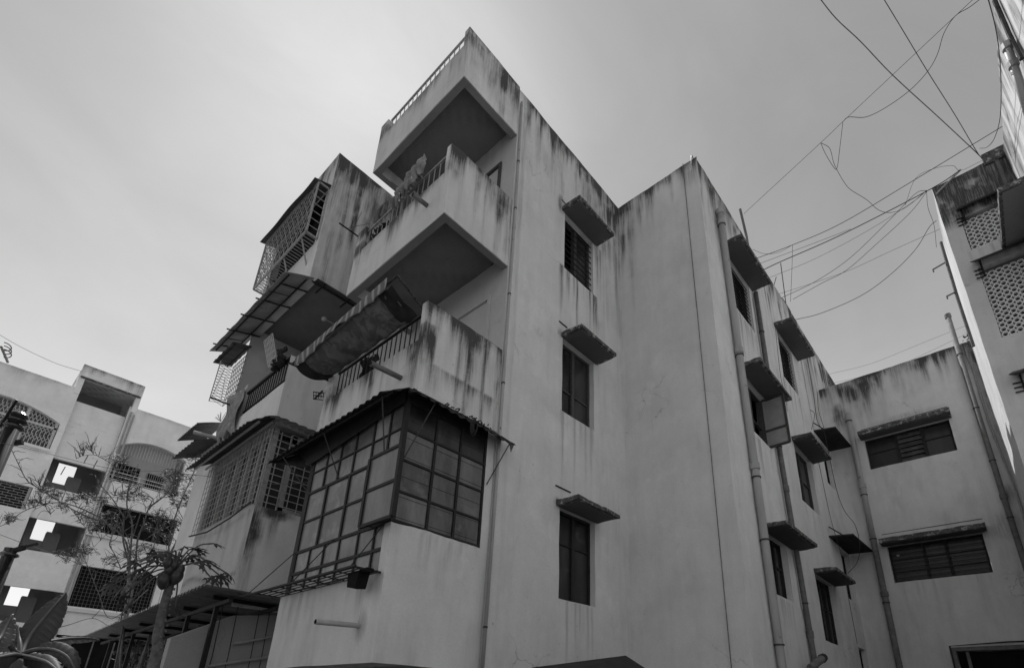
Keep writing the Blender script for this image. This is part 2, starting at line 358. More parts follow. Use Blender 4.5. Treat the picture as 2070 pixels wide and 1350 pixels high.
# ------------------------------------------------------------------ shared building pieces
def bxp(ax, val, u0, u1, d0, d1, z0, z1):
    return (u0, u1, val+d0, val+d1, z0, z1) if ax == 'y' else (val+d0, val+d1, u0, u1, z0, z1)
def window(par, ax, val, u0, u1, z0, z1, dep=.13, muls=(.5,), trans=(.5,), glass='glass', frame='wood', bars=0, louv=None, skip=()):
    fr = MB(); t = .045
    B = lambda *a: fr.box(*bxp(ax, val, *a))
    B(u0, u0+t, dep-.03, dep+.05, z0, z1); B(u1-t, u1, dep-.03, dep+.05, z0, z1)
    B(u0+t, u1-t, dep-.03, dep+.05, z0, z0+t); B(u0+t, u1-t, dep-.03, dep+.05, z1-t, z1)
    us = [u0+t]
    for m in muls:
        c = u0+(u1-u0)*m; B(c-.035, c+.035, dep-.035, dep+.055, z0+t, z1-t); us += [c-.035, c+.035]
    us.append(u1-t)
    cells = [(us[i], us[i+1]) for i in range(0, len(us), 2)]
    for a, b in cells:
        for q in trans:
            c = z0+(z1-z0)*q; B(a, b, dep-.02, dep+.04, c-.012, c+.012)
    f = fr.build('window', M[frame], par)
    zs = [z0+t]+[z0+(z1-z0)*q for q in sorted(trans)]+[z1-t]
    for i, (a, b) in enumerate(cells):
        if louv and i in louv:
            for k in range(6):
                c = z0+t+(k+.5)*(z1-z0-2*t)/6
                o = piece('glass_louvre', M['frost_d'], f, (0, 0, 0), (1, 1, 1)); h = (z1-z0)/6
                if ax == 'x': o.scale = (.006, b-a, h); o.rotation_euler = (0, .5, 0); p = (val+dep, (a+b)/2, c)
                else: o.scale = (b-a, .006, h); o.rotation_euler = (-.5, 0, 0); p = ((a+b)/2, val+dep, c)
                o.location = Vector(p)-wloc(f)
            continue
        for k in range(len(zs)-1):
            if (i, k) in skip:
                continue
            x = bxp(ax, val, a, b, dep+.002, dep+.012, zs[k]+.012, zs[k+1]-.012); pbox('window_pane', M[glass], f, *x)
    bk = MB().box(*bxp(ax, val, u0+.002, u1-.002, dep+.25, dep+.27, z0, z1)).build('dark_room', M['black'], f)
    if bars:
        for k in range(bars):
            c = z0+.06+(k+.5)*(z1-z0-.1)/bars
            pbox('grille_bar', M['dark'], f, *bxp(ax, val, u0, u1, .045, .06, c-.007, c+.007))
    return f
def sunshade(par, ax, val, u0, u1, z, dep=.43, th=.09):
    m = MB(); top = 0.03
    x = bxp(ax, val, u0, u1, -dep, 0.0, z, z+th)
    # slab with a slightly broken, drooping edge
    X0, X1, Y0, Y1, Z0, Z1 = x
    n = 14
    def P2(a, b, zz):
        if ax == 'y': p = [X0+(X1-X0)*a, Y1+(Y0-Y1)*b, zz]
        else: p = [X1+(X0-X1)*b, Y0+(Y1-Y0)*a, zz]
        k = .022*(float(fb(a*9, b*3+u0*3, int(abs(z)*7)))-.5); p[2] += k*2; 
        if b == 1: p[1 if ax == 'y' else 0] += k
        return p
    m.grid(lambda a, b: P2(a, b, Z0), n, 4); m.grid(lambda a, b: P2(a, b, Z1-.03*b), n, 4)
    m.grid(lambda a, b: P2(a, 1, Z0+(Z1-.03-Z0)*b), n, 1)
    for a0 in (0, 1): m.grid(lambda a, b: P2(a0, a, Z0+(Z1-.03*a-Z0)*b), 4, 1)
    o = m.build('sunshade', M['conc'], par)
    # underside panel coloured dark for shade, standing a little proud, leaving a drip margin round it
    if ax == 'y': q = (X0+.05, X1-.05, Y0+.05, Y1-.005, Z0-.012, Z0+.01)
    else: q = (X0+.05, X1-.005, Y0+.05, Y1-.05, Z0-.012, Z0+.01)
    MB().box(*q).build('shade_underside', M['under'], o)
    return o
def spout(par, c, l, r, mat='pvc'):
    c = np.array(c, float); m = MB().tube([c+np.array((.05, 0, 0)), c-np.array((l, 0, .02))], r, 12)
    o = m.build('drain_spout', M[mat], par, smooth=False); 
    MB().tube([c-np.array((l+.001, 0, .02)), c-np.array((l+.004, 0, .02))], r*.8, 12).build('spout_mouth', M['black'], o)
    return o
def drainpipe(par, pts, r, mat, joints=(), clamps=(), wall=None):
    o = MB().tube(pts, r, 12).build('drainpipe', M[mat], par, smooth=True)
    def atz(z):
        for a, b in zip(pts[:-1], pts[1:]):
            if min(a[2], b[2]) <= z <= max(a[2], b[2]):
                k = (z-a[2])/(b[2]-a[2]+1e-9); return np.array(a)+(np.array(b)-np.array(a))*k
        return np.array(pts[0])
    for z in joints:
        c = atz(z); MB().tube([c+(0, 0, .07), c+(0, 0, .06), c-(0, 0, .05), c-(0, 0, .06)], [r*1.05, r*1.28, r*1.28, r*1.05], 12).build('pipe_joint', M[mat], o)
    for z in clamps:
        c = atz(z); m = MB().tube([c+(0, 0, .012), c-(0, 0, .012)], r*1.2, 12)
        if wall: m.bar(c, c+np.array(wall), .025, .02)
        m.build('pipe_clamp', M['rust'], o)
    return o

# ------------------------------------------------------------------ MAIN BUILDING
bld = thing('apartment_building', 'stained pale apartment block with stacked balconies rising to a pointed top corner in the middle', 'building', (4.37, 4.8, 0))
XR, YA, YB, ZT = 4.37, 4.8, 2.87, 12.3
# facade with three shaded windows
wA = [(5.73, 6.62, 9.08, 10.42), (5.73, 6.62, 6.10, 7.52), (5.73, 6.62, 3.07, 4.44)]
p = PL(.05); hs = [(a-XR, b-XR, c, d) for a, b, c, d in wA]
p.sheet((XR, YA, 0), (7.62-XR, 0, 0), (0, 0, ZT), hs, top=.02)
for h in wA: p.reveal('y', YA, h, .2)
p.build('wall', M['plaster'], bld, [s_top(ZT, .75, 1, 11), s_top(ZT, .5, .9, 61, 11.0, 12.6, .2), s_drip(5.6, 6.75, 9.06, .8, .85, 5, 0, 34), s_drip(5.7, 6.7, 6.08, .7, .4, 8), s_drip(5.7, 6.65, 3.05, .9, .35, 9), s_drip(6.5, 6.9, 10.4, 1.0, .7, 77, 0, 30), s_drip(4.4, 4.6, 11.9, 6.0, .3, 78, 0, 30),
      s_blob(5.6, 10.55, .12, .3, .9, 12), s_blob(6.72, 10.15, .1, .5, .55, 13), s_blob(5.2, 11.2, .25, .5, .25, 19), s_all(.10, 3), s_top(ZT, 1.5, .55, 88, 9.6, 12.6, .05),
      s_blob(5.66, 7.58, .06, .12, .7, 3), s_blob(5.66, 4.5, .06, .12, .7, 3)])
window(bld, 'y', YA, *wA[0], muls=(.5,), trans=(), bars=9, skip=((0, 0),))
window(bld, 'y', YA, *wA[1], muls=(.46,), trans=(.36,), frame='wood')
window(bld, 'y', YA, *wA[2], muls=(.5,), trans=(.62,), frame='dark')
for x0, x1, z in ((5.64, 6.76, 10.42), (5.69, 6.73, 7.52), (5.64, 6.70, 4.44)): sunshade(bld, 'y', YA, x0, x1, z)
for z, l in ((7.80, .22), (4.75, .36), (10.66, .16)):        # cut grooves where flashing was let into the plaster above the shades
    MB().bar((5.62, YA-.004, z), (5.62+l, YA-.004, z+.0), .012, .02).build('flashing', M['dark'], bld)
# return wall between the two facades
p = PL(.06); p.sheet((7.62, YB, 0), (0, YA-YB, 0), (0, 0, ZT), top=.02)
p.build('wall', M['plaster'], bld, [s_top(ZT, .22, .85, 21), s_top(ZT, .7, .9, 22, 12.0, 12.6, .3), s_blob(3.05, 12.0, .15, .5, .5, 4, 1), s_all(.06, 14)])
# long facade running back to the wing
wB = [(8.66, 9.86, 9.25, 10.53), (8.68, 9.87, 6.46, 7.6), (8.69, 9.86, 3.46, 4.5), (11.6, 12.7, 9.08, 10.45), (11.5, 12.78, 5.9, 7.3), (11.54, 12.88, 2.98, 4.3),
      (14.2, 14.97, 7.24, 8.42), (14.2, 14.97, 4.24, 5.44), (14.26, 14.95, 1.9, 3.12)]
p = PL(.055); hs = [(a-7.62, b-7.62, c, d) for a, b, c, d in wB]
p.sheet((7.62, YB, 0), (11.4, 0, 0), (0, 0, 12.2), hs, top=.02)
for h in wB: p.reveal('y', YB, h, .2)
p.build('wall', M['plaster_l'], bld, [s_top(12.2, .55, .95, 31), s_top(12.2, 1.2, .9, 32, 16.2, 22, .1), s_blob(8.25, 11.6, .25, .5, .6, 5), s_top(12.2, 1.0, .5, 39, 10.4, 12.2, 0), s_drip(8.6, 9.9, 6.4, .8, .45, 5), s_drip(8.6, 9.9, 9.2, .8, .5, 15), s_drip(11.5, 12.8, 9.0, .8, .45, 16), s_drip(8.6, 9.9, 3.4, .6, .3, 17), s_drip(10.0, 10.5, 10.3, 5.0, .35, 18, 0, 20), s_drip(13.4, 15.1, 12.1, 3.5, .75, 19, 0, 9), s_all(.12, 7), s_drip(11.5, 12.9, 5.85, .5, .25, 6)])
window(bld, 'y', YB, *wB[0], muls=(.5,), trans=(), bars=11, skip=((0, 0), (1, 0)), frame='dark')
f2 = window(bld, 'y', YB, *wB[1], muls=(.5,), trans=(.4,), glass='pane_l', frame='wood', skip=((1, 0), (1, 1)))
window(bld, 'y', YB, *wB[2], muls=(.33, .66), trans=(.55,), frame='dark')
window(bld, 'y', YB, *wB[3], muls=(.5,), trans=(), bars=12, skip=((0, 0), (1, 0)), frame='dark')
window(bld, 'y', YB, *wB[4], muls=(.5,), trans=(.5,), frame='wood')
window(bld, 'y', YB, *wB[5], muls=(.4, .7), trans=(.55,), frame='dark')
for h in wB[6:]: window(bld, 'y', YB, *h, muls=(.5,), trans=(), frame='dark')
for x0, x1, z in ((8.45, 10.1, 10.53), (8.52, 10.24, 7.6), (8.66, 10.38, 4.5), (11.45, 13.28, 10.45), (11.4, 12.98, 7.3), (11.5, 13.1, 4.32)): sunshade(bld, 'y', YB, x0, x1, z, .42)
for x0, z in ((13.62, 8.48), (13.25, 5.52)):
    q = MB().prism([(x0, YB, z), (15.1, YB, z), (15.1, YB-.55, z-.02), (x0+.1, YB-.5, z-.02)], (0, 0, .035)); q.bar((x0+.05, YB-.03, z+.26), (x0+.5, YB-.3, z+.05), .02)
    q.build('corner_shade', M['tin_b'], bld)
# open casement leaf of the middle window
o = thing_leaf = MB()
a = np.array((9.86, YB+.08, 6.5)); e = np.array((9.84, YB-.36, 6.5)); up = np.array((0, 0, 1.06))
for s0, s1 in ((a, e), (a+up, e+up), (a, a+up), (e, e+up), (a+up*.34, e+up*.34)): o.bar(s0, s1, .04)
lf = o.build('casement_leaf', M['wood'], bld)
MB().prism([a+(e-a)*.04+up*.03, a+(e-a)*.96+up*.03, a+(e-a)*.96+up*.33, a+(e-a)*.04+up*.33], (.008, .002, 0)).build('window_pane', M['pane_l'], lf)
MB().prism([a+(e-a)*.04+up*.36, a+(e-a)*.96+up*.36, a+(e-a)*.96+up*.97, a+(e-a)*.04+up*.97], (.008, .002, 0)).build('window_pane', M['pane_l'], lf)
# recessed wall behind the balconies
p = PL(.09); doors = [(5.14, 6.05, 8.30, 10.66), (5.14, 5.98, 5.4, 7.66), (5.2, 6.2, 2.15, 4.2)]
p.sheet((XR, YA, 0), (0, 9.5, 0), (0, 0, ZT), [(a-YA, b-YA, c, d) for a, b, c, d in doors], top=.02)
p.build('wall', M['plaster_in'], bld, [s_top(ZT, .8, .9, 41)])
for i, (a, b, c, d) in enumerate(doors):
    fr = MB(); fr.box(XR-.03, XR+.05, a, a+.06, c, d); fr.box(XR-.03, XR+.05, b-.06, b, c, d); fr.box(XR-.03, XR+.05, a+.06, b-.06, d-.06, d)
    dr = fr.build('door', M['wood'] if i != 1 else M['plaster_in'], bld); MB().box(XR+.01, XR+.045, a+.06, b-.06, c, d-.06).build('door_leaf', M['plaster_in'] if i < 2 else M['wood'], dr)
# roof slab and rear walls
rf = MB().box(XR+.05, 18.9, YA+.1, 14.2, 11.1, 11.3).box(7.72, 18.9, YB+.1, YA+.1, 11.101, 11.299)
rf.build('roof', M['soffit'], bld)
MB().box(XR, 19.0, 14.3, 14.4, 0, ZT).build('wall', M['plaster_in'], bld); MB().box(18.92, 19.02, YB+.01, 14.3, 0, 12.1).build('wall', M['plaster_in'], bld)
# ------------------------------------------------------------------ balconies of the near stack
def balcony(x0, zb, zs, zf, zr, y1, nb, rail='dark', stains=(), rims=True):
    p = PL(.05); y0 = YA; t = .12
    p.box(x0, XR-.004, y0, y0+t, zb, zs, top=.02); p.box(x0, XR-.004, y1-t, y1, zb, zs, top=.02)
    p.box(x0, x0+t, y0+t, y1-t, zb, zf, top=.01); p.box(x0, x0+t, y1-.25, y1-t, zf, zs)
    b = p.build('balcony', M['plaster'], bld, stains)
    m_ = MB().box(x0+.012, x0+t+.004, y0+.012, y1-.012, zb-.006, zb+.02).box(x0+t+.006, XR-.01, y0+.012, y0+t+.004, zb-.006, zb+.02).box(x0+t+.006, XR-.01, y1-t-.004, y1-.012, zb-.006, zb+.02); m_.build('beam_underside', M['beam'], b)  # strips under the beams coloured darker to deepen the shade there
    q = PL(.12); q.box(x0+t, XR-.004, y0+t, y1-t, zb+.26, zb+.38); q.build('balcony_soffit', M['soffit'], b, [s_all(.25, int(zb*9))])  # slab underside coloured dark for the shade beneath the balcony
    hr = MB().bar((x0+.06, y0+t, zr), (x0+.06, y1-.25, zr), .034, .026).build('handrail', M[rail], b)
    for k in range(nb):
        yy = y0+t+(k+.6)*(y1-.25-y0-t)/nb
        pbox('baluster', M[rail], b, x0+.054, x0+.066, yy-.006, yy+.006, zf, zr-.014)
    return b
S3 = lambda zs, zf, sd: [s_top(zs, .62, 1, sd, 7.0, 9.4), s_top(zf, .14, .5, sd+5), s_all(.10, sd)]
b1 = balcony(3.14, 11.06, 12.36, 11.98, 12.37, 7.44, 17, 'lightmetal', [lambda q: s_top(12.36, .6, 1, 51)(q)*(q[:, 1] < YA+.05), lambda q: s_top(12.05, .22, .6, 52)(q), s_all(.1, 53), lambda q: s_top(12.4, .9, .8, 54)(q)*(q[:, 1] > 7.0), lambda q: s_top(12.2, .5, .5, 57)(q)*(q[:, 1] < 5.35)])
b2 = balcony(3.10, 8.04, 9.46, 8.92, 9.38, 7.40, 16, 'lightmetal', [lambda q: s_top(9.48, .55, 1, 71)(q)*(q[:, 1] < YA+.05), s_drip(3.3, 3.9, 9.4, 1.2, .35, 72), lambda q: s_top(8.93, .18, .75, 73)(q)*(q[:, 0] < 3.3), s_all(.12, 74), lambda q: s_top(9.5, .8, .8, 75)(q)*(q[:, 1] > 7.0)])
b3 = balcony(3.05, 5.11, 6.46, 5.90, 6.36, 7.34, 19, 'dark', [lambda q: s_top(6.48, .75, 1, 81)(q)*(q[:, 1] < YA+.05), s_drip(3.35, 4.2, 6.45, 1.5, .95, 82, 0, 16), lambda q: s_top(5.93, .34, .9, 83)(q)*(q[:, 0] < 3.25), s_all(.15, 84), lambda q: s_top(5.05+.55, .3, .6, 85)(q)*(q[:, 1] < YA+.05)*(q[:, 2] < 5.6)*ss(.4, .6, fb(q[:, 0]*2.5, q[:, 1], 5))])
spout(bld, (3.05, 5.2, 5.45), .42, .035, 'iron'); spout(bld, (3.10, 5.25, 8.50), .26, .034, 'iron')
# ------------------------------------------------------------------ glazed corner room below them
XB = 2.95
p = PL(.05); p.box(XB, XR-.15, YA, YA+.12, 2.0, 3.44, top=.03); p.box(XB, XB+.12, YA+.12, 7.12, 2.0, 2.9, top=.02); p.box(XB+.06, XR-.01, 7.02, 7.12, 2.0, 5.1)
p.box(XR-.15, XR-.004, YA+.03, YA+.12, 2.0, 5.1); p.box(XB+.12, XR-.15, YA+.12, 7.0, 2.1, 2.2)
p.build('glazed_balcony', M['plaster'], bld, [s_drip(YA, 7.1, 2.88, .45, .35, 91, 1, 9), s_drip(XB, 4.2, 3.42, .3, .25, 92), s_all(.14, 93), s_blob(5.1, 2.4, .12, .25, .5, 94, 1)])
fr = MB(); th = .04
ys = [4.86, 5.13, 5.47, 5.88, 6.24, 6.6, 6.97]
for z in (2.91, 3.16, 3.45, 4.28, 4.92): fr.box(XB+.01, XB+.05, 4.84, 7.0, z-.018, z+.018)
for yy in ys: fr.box(XB+.012, XB+.052, yy-.014, yy+.014, 2.91, 3.45)
ym = [4.86, 5.46, 5.90, 6.46, 6.97]
for yy in ym: fr.box(XB+.008, XB+.054, yy-.02, yy+.02, 3.45, 4.28)
for yy in ys: fr.box(XB+.012, XB+.052, yy-.016, yy+.016, 4.28, 4.92)
fr.box(XB+.014, XB+.05, 5.46, 6.97, 3.85, 3.88); fr.box(XB+.014, XB+.05, 4.86, 6.97, 4.58, 4.60)
xs = [XB+.02, 3.41, 3.79, 4.2]
for z in (3.46, 3.8, 4.18, 4.56, 4.92): fr.box(XB, 4.22, YA+.008, YA+.05, z-.013, z+.013)
for xx in xs: fr.box(xx-.016, xx+.016, YA+.005, YA+.052, 3.44, 4.92)
fr.box(XB-.01, XB+.045, YA-.005, YA+.05, 3.44, 4.95)
fr.box(XB+.01, XB+.06, 4.84, 7.05, 4.94, 5.12); fr.box(XB+.06, 4.22, YA+.008, YA+.05, 4.94, 5.12); fr.box(XB+.01, XB+.055, 6.98, 7.06, 2.9, 4.94)
gl = fr.build('glazing_frame', M['dark'], bld)
def fpane(y0, y1, z0, z1): pbox('glass_pane', M['frost'], gl, XB+.028, XB+.034, y0+.013, y1-.013, z0+.015, z1-.015)
for i in range(6):
    fpane(ys[i], ys[i+1], 2.91, 3.16); fpane(ys[i], ys[i+1], 3.16, 3.45); fpane(ys[i], ys[i+1], 4.28, 4.59); fpane(ys[i], ys[i+1], 4.59, 4.92)
for i in range(1, 4): fpane(ym[i], ym[i+1], 3.45, 3.865); fpane(ym[i], ym[i+1], 3.865, 4.28)
for i in range(3):
    for z0, z1, k in ((3.46, 3.8, 0), (3.8, 4.18, 0), (4.18, 4.56, 0), (4.56, 4.92, 1)): pbox('glass_pane', M['frost_d'] if not k else M['glass'], gl, xs[i]+.018, xs[i+1]-.018, YA+.022, YA+.03, z0+.016, z1-.016)
for i in range(3):
    for k in range(0, 12, 2): pbox('louvre_line', M['glass'], gl, xs[i]+.02, xs[i+1]-.02, YA+.017, YA+.0215, 3.5+k*.12+.01*i, 3.504+k*.12+.01*i)
MB().box(XB+.3, XB+.31, 4.95, 6.95, 2.3, 4.95).box(XB+.35, 4.2, YA+.35, YA+.36, 2.3, 4.95).build('curtain', M['black'], gl)
# opened sash, hinged at its top edge
a, b, c, e = P(752, 928, 'x', XB-.11), P(813, 905, 'x', XB-.11), P(726, 1060, 'x', XB-.13), P(793, 1043, 'x', XB-.13)
y0, y1 = 4.62, 5.22
s = MB()
for z in (3.42, 3.83, 4.24): s.bar((XB-.11, y0, z), (XB-.11, y1, z), .035)
for yy in (y0, y1): s.bar((XB-.11, yy, 3.42), (XB-.11, yy, 4.24), .045)
s.bar((XB-.1, y1, 4.2), (XB+.03, y1, 4.2), .015); s.bar((XB-.1, y1, 3.46), (XB+.03, y1, 3.46), .015)
sh = s.build('open_sash', M['dark'], bld)
for z0, z1 in ((3.43, 3.82), (3.84, 4.23)): pbox('glass_pane', M['frost_d'], sh, XB-.114, XB-.106, y0+.02, y1-.02, z0, z1)
# sheet roof over the glazed room
def tin_roof(name, pts_in, pts_out, mat, waves, parent, amp=.012):
    m = MB(); A = [np.array(q, float) for q in pts_in]; B = [np.array(q, float) for q in pts_out]
    for a0, a1, b0, b1, n in zip(A[:-1], A[1:], B[:-1], B[1:], waves):
        nrm = np.cross(a1-a0 if np.linalg.norm(a1-a0) > .01 else b1-b0, b0-a0); nrm = nrm/np.linalg.norm(nrm)
        m.grid(lambda u, v: (a0+(a1-a0)*u)*(1-v)+(b0+(b1-b0)*u)*v+nrm*amp*math.sin(2*math.pi*n*u)+np.array((0, 0, -.03*v*v+.02*(vn(u*9, v*2, n)-.5)*v)), max(4, int(n*6)), 4)
    return m.build(name, mat, parent, solid=.006)
tr = tin_roof('tin_awning', [(2.96, 7.5, 5.08), (2.96, 4.82, 5.08), (2.96, 4.80, 5.08), (4.42, 4.80, 5.08)], [(2.66, 7.86, 4.92), (2.64, 4.86, 4.92), (2.80, 4.56, 4.93), (4.52, 4.58, 4.92)], M['tin_b'], (22, 2, 12), bld)
for q0, q1 in (((XB+.03, 5.15, 4.2), (2.70, 4.95, 4.94)), ((XB+.03, 6.2, 4.3), (2.7, 6.3, 4.92)), ((XB+.03, 7.0, 4.3), (2.7, 7.45, 4.9)), ((3.0, YA, 4.2), (3.2, 4.62, 4.93)), ((4.25, YA, 4.3), (4.44, 4.62, 4.9))): MB().tube([q0, q1], .008, 5).build('awning_stay', M['rust'], tr)
MB().box(2.72, 2.745, 4.8, 7.7, 4.91, 4.935).build('awning_rail', M['rust'], tr)
MB().prism([(4.40, 4.585, 4.925), (4.50, 4.58, 4.92), (4.46, 4.60, 4.78)], (.004, .01, 0)).build('torn_flap', M['tin'], tr)
# plant tray of welded rods under the glazing
t = MB()
for xx in (2.93, 2.86, 2.79, 2.72, 2.665): t.tube([(xx, 4.86, 2.885), (xx, 7.2 if xx < 2.9 else 7.15, 2.885)], .007, 5)
for k in range(8): t.tube([(2.945, 4.9+k*.327, 2.892), (2.665, 4.9+k*.327, 2.892)], .007, 5)
t.bar((2.66, 4.86, 2.90), (2.66, 7.62, 2.90), .022); t.bar((2.945, 4.86, 2.885), (2.66, 4.86, 2.885), .02)
for y0, y1 in ((4.9, 4.98), (6.0, 6.25), (7.0, 7.5)): t.tube([(XB, y0, 3.45), (2.665, y1, 2.9)], .006, 5)
t.build('plant_tray', M['dark'], bld)
spout(bld, (XB, 5.13, 2.37), .46, .027, 'pvc')
# thin conduits and soil pipes on the facades
drainpipe(bld, [(4.41, YA-.03, 11.95), (4.42, YA-.03, 9.4), (4.40, YA-.03, 6.5), (4.39, YA-.03, 4.4), (4.36, YA-.03, 2.0)], .022, 'pvc', (8.9, 5.0), (10.4, 9.3, 7.5, 5.9, 2.5), (0, .03, 0))
MB().tube([(7.60, 3.17, 12.32), (7.60, 3.17, 11.0), (7.598, 3.165, 6.0), (7.60, 3.17, 1.5)], .007, 6).build('conduit', M['iron'], bld)
drainpipe(bld, [(8.37, YB-.08, 11.42), (8.42, YB-.08, 9.0), (8.48, YB-.08, 6.6), (8.58, YB-.08, 2.0), (8.58, YB-.08, 0)], .065, 'pvc', (11.35, 11.05, 7.9, 5.55), (11.0, 7.8, 5.35, 4.25, 2.6), (0, .08, 0))
drainpipe(bld, [(10.12, YB-.06, 10.5), (10.16, YB-.06, 6.4), (10.36, YB-.06, 2.6), (10.36, YB-.06, 0)], .05, 'iron', (8.35, 5.7, 2.95), (9.4, 6.6, 4.9, 3.5), (0, .06, 0))
MB().tube([(10.02, YB-.02, 10.3), (10.06, YB-.02, 6.4), (10.25, YB-.02, 3.4)], .012, 6).build('conduit', M['pvc'], bld)
MB().tube([P(1496, 423, 'y', 3.3), P(1509, 478, 'y', 3.3), P(1514, 510, 'y', 3.3)], .036, 10).build('vent_pipe', M['iron'], bld)
q = MB(); c0 = P(1583, 640, 'y', 3.1)
q.box(c0[0]-.1, c0[0]+.6, 3.0, 3.35, 11.9, 12.75); q.build('chimney', M['conc'], bld)
for a, b, r in (((1578, 532), (1592, 640), .014), ((1562, 585), (1569, 560), .012)):
    MB().tube([P(*a, 'y', 3.05), P(*b, 'y', 3.05)], r, 6).build('roof_mast', M['rust'], bld)
MB().tube([P(1397, 345, 'y', 2.95), P(1398, 314, 'y', 2.95), P(1402, 322, 'y', 2.95)], .012, 6).build('roof_hook', M['lightmetal'], bld)

# ------------------------------------------------------------------ second balcony stack at the far end of the main block
XL, YL, YE = 2.87, 8.55, 11.15
p = PL(.06)
p.sheet((XL, YL, 8.95), (XR-XL, 0, 0), (0, 0, 12.3-8.95), top=.02)
p.sheet((XL, YL, 5.9), (XR-XL, 0, 0), (0, 0, 7.25-5.9), top=.01); p.sheet((XL, YL, 2.9), (XR-XL, 0, 0), (0, 0, 1.57), top=.01); p.sheet((4.2, YL, 4.47), (XR-4.2, 0, 0), (0, 0, 1.43))
p.build('wall', M['plaster'], bld, [s_top(12.3, 1.15, 1, 101, band=.3), s_top(12.3, .9, .65, 108, band=.5), s_drip(XL, XR, 4.45, .5, .9, 102, 0, 5), s_all(.18, 103), s_blob(2.92, 4.05, .22, .6, 1.3, 104), s_blob(3.15, 4.42, .4, .16, 1.4, 106), s_blob(3.9, 4.2, .3, .25, .6, 107), s_drip(2.9, 3.1, 3.9, 1.6, .4, 105, 0, 40)])
p = PL(.06)
p.sheet((XL, YL, 8.95), (0, YE-YL, 0), (0, 0, 3.35), [(.2, 2.4, 1.0, 2.35)], top=.02)
p.sheet((XL, YL, 5.9), (0, 1.9, 0), (0, 0, .8)); p.sheet((XL, YL+1.9, 5.9), (0, YE-YL-1.9, 0), (0, 0, 1.55), top=.02)
p.build('wall', M['plaster_l'], bld, [s_top(12.3, .5, .8, 111), s_top(7.45, .5, .5, 112, 13.2, 14.2), s_all(.12, 113)])
p = PL(.06); p.sheet((XL, YL, 3.05), (0, YE-YL, 0), (0, 0, 1.42), top=.01)
p.build('wall', M['plaster_r'], bld, [s_drip(YL, YE, 4.45, .3, .4, 121, 1), s_blob(8.6, 3.6, .2, .8, .5, 122, 1), s_all(.2, 123), lambda q: .55*np.exp(-((q[:, 2]-(3.45-.12*np.sin(q[:, 1]*2.2)))/.05)**2)])
p = PL(.12); p.box(XL+.004, XL+.13, YL+.004, YE, 8.95, 9.2); p.box(XL+.004, XR, YL+.004, YE, 5.9, 6.0); p.box(XL+.004, XR, YE-.1, YE-.004, 3.05, 12.28); p.box(XL+.1, XR, YL+.1, YE-.1, 11.2, 11.3)
p.build('floor_slab', M['plaster_in'], bld)
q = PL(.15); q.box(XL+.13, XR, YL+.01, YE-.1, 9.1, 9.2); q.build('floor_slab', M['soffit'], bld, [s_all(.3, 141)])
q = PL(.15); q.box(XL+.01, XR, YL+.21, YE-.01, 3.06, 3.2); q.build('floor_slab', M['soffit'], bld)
MB().prism([(2.935, 7.08, 4.72), (2.935, 4.84, 4.90), (2.935, 4.84, 5.07), (2.935, 7.5, 5.06)], (-.012, 0, 0)).build('shadow_strip', M['tin_b'], tr)  # dark strip standing in for the roof's shadow on the top panes
MB().prism([(2.93, 7.08, 4.70), (2.68, 7.82, 4.90), (2.95, 7.5, 5.06)], (.004, .01, 0)).build('roof_gable', M['tin_b'], tr)
rl = MB().bar((XL+.04, YL+.02, 7.25), (XL+.04, YL+1.9, 7.25), .05).bar((XL+.04, YL+.02, 6.82), (XL+.04, YL+1.9, 6.82), .025).build('handrail', M['dark'], bld)
for k in range(17): pbox('baluster', M['dark'], rl, XL+.032, XL+.048, YL+.08+k*.108, YL+.096+k*.108, 6.7, 7.24)
# caged balcony at the top
xc = 2.64; cg = MB()
z0, z1, y0, y1 = 9.97, 11.30, 8.62, 11.0
for a, b in (((xc, y0, z0), (xc, y1, z0)), ((xc, y0, z1), (xc, y1, z1)), ((xc, y0, z0), (xc, y0, z1)), ((xc, y1, z0), (xc, y1, z1)), ((xc, y0, z0), (XL, y0, z0)), ((xc, y0, z1), (XL, y0, z1)), ((xc, y1, z0), (XL, y1, z0)), ((XL-.01, y0, z0), (XL-.01, y0, z1))): cg.bar(a, b, .03)
cage = cg.build('balcony_cage', M['lightmetal'], bld)
for k in range(6): pbox('grille_bar', M['lightmetal'], cage, xc, XL, y0-.006, y0+.006, z0+.19+k*.19-.006, z0+.19+k*.19+.006)
for k in range(26):
    yy = y0+.05+k*.09; pbox('grille_bar', M['lightmetal'], cage, xc, XL, yy-.006, yy+.006, z0-.005, z0+.005)
lat = MB()
n = 13
for k in range(-n//2-2, n+5):                                  # crossed flat bars of the front
    for sg in (1, -1):
        ya = y0+k*(y1-y0)/n; yb = ya+sg*(z1-z0)*.62
        if sg < 0: ya, yb = ya+.0, yb
        pa, pb = np.array((xc, ya, z0)), np.array((xc, yb, z1))
        def clip(pa, pb):
            t0, t1 = 0, 1; dy = pb[1]-pa[1]
            for bd, lo in ((y0, 1), (y1, 0)):
                t_ = (bd-pa[1])/dy
                if (dy > 0) == bool(lo): t0 = max(t0, t_)
                else: t1 = min(t1, t_)
            return (pa+(pb-pa)*t0, pa+(pb-pa)*t1) if t1-t0 > .03 else None
        c = clip(pa, pb)
        if c: lat.bar(c[0], c[1], .012, .008)
for k in range(7):
    lat.tube([(xc+.003, y0, z0+(k+.5)*(z1-z0)/7), (xc+.003, y1, z0+(k+.5)*(z1-z0)/7)], .005, 4)
for k in range(8):                                             # far end panel, light showing through
    lat.bar((xc+k*.028, y1, z0), (xc+k*.028, y1, z1), .006)
for k in range(16): lat.bar((xc, y1, z0+k*.085), (XL, y1, z0+k*.085+.12), .006); lat.bar((xc, y1, z0+k*.085+.12), (XL, y1, z0+k*.085), .006)
lat.build('lattice_panel', M['lightmetal'], cage)
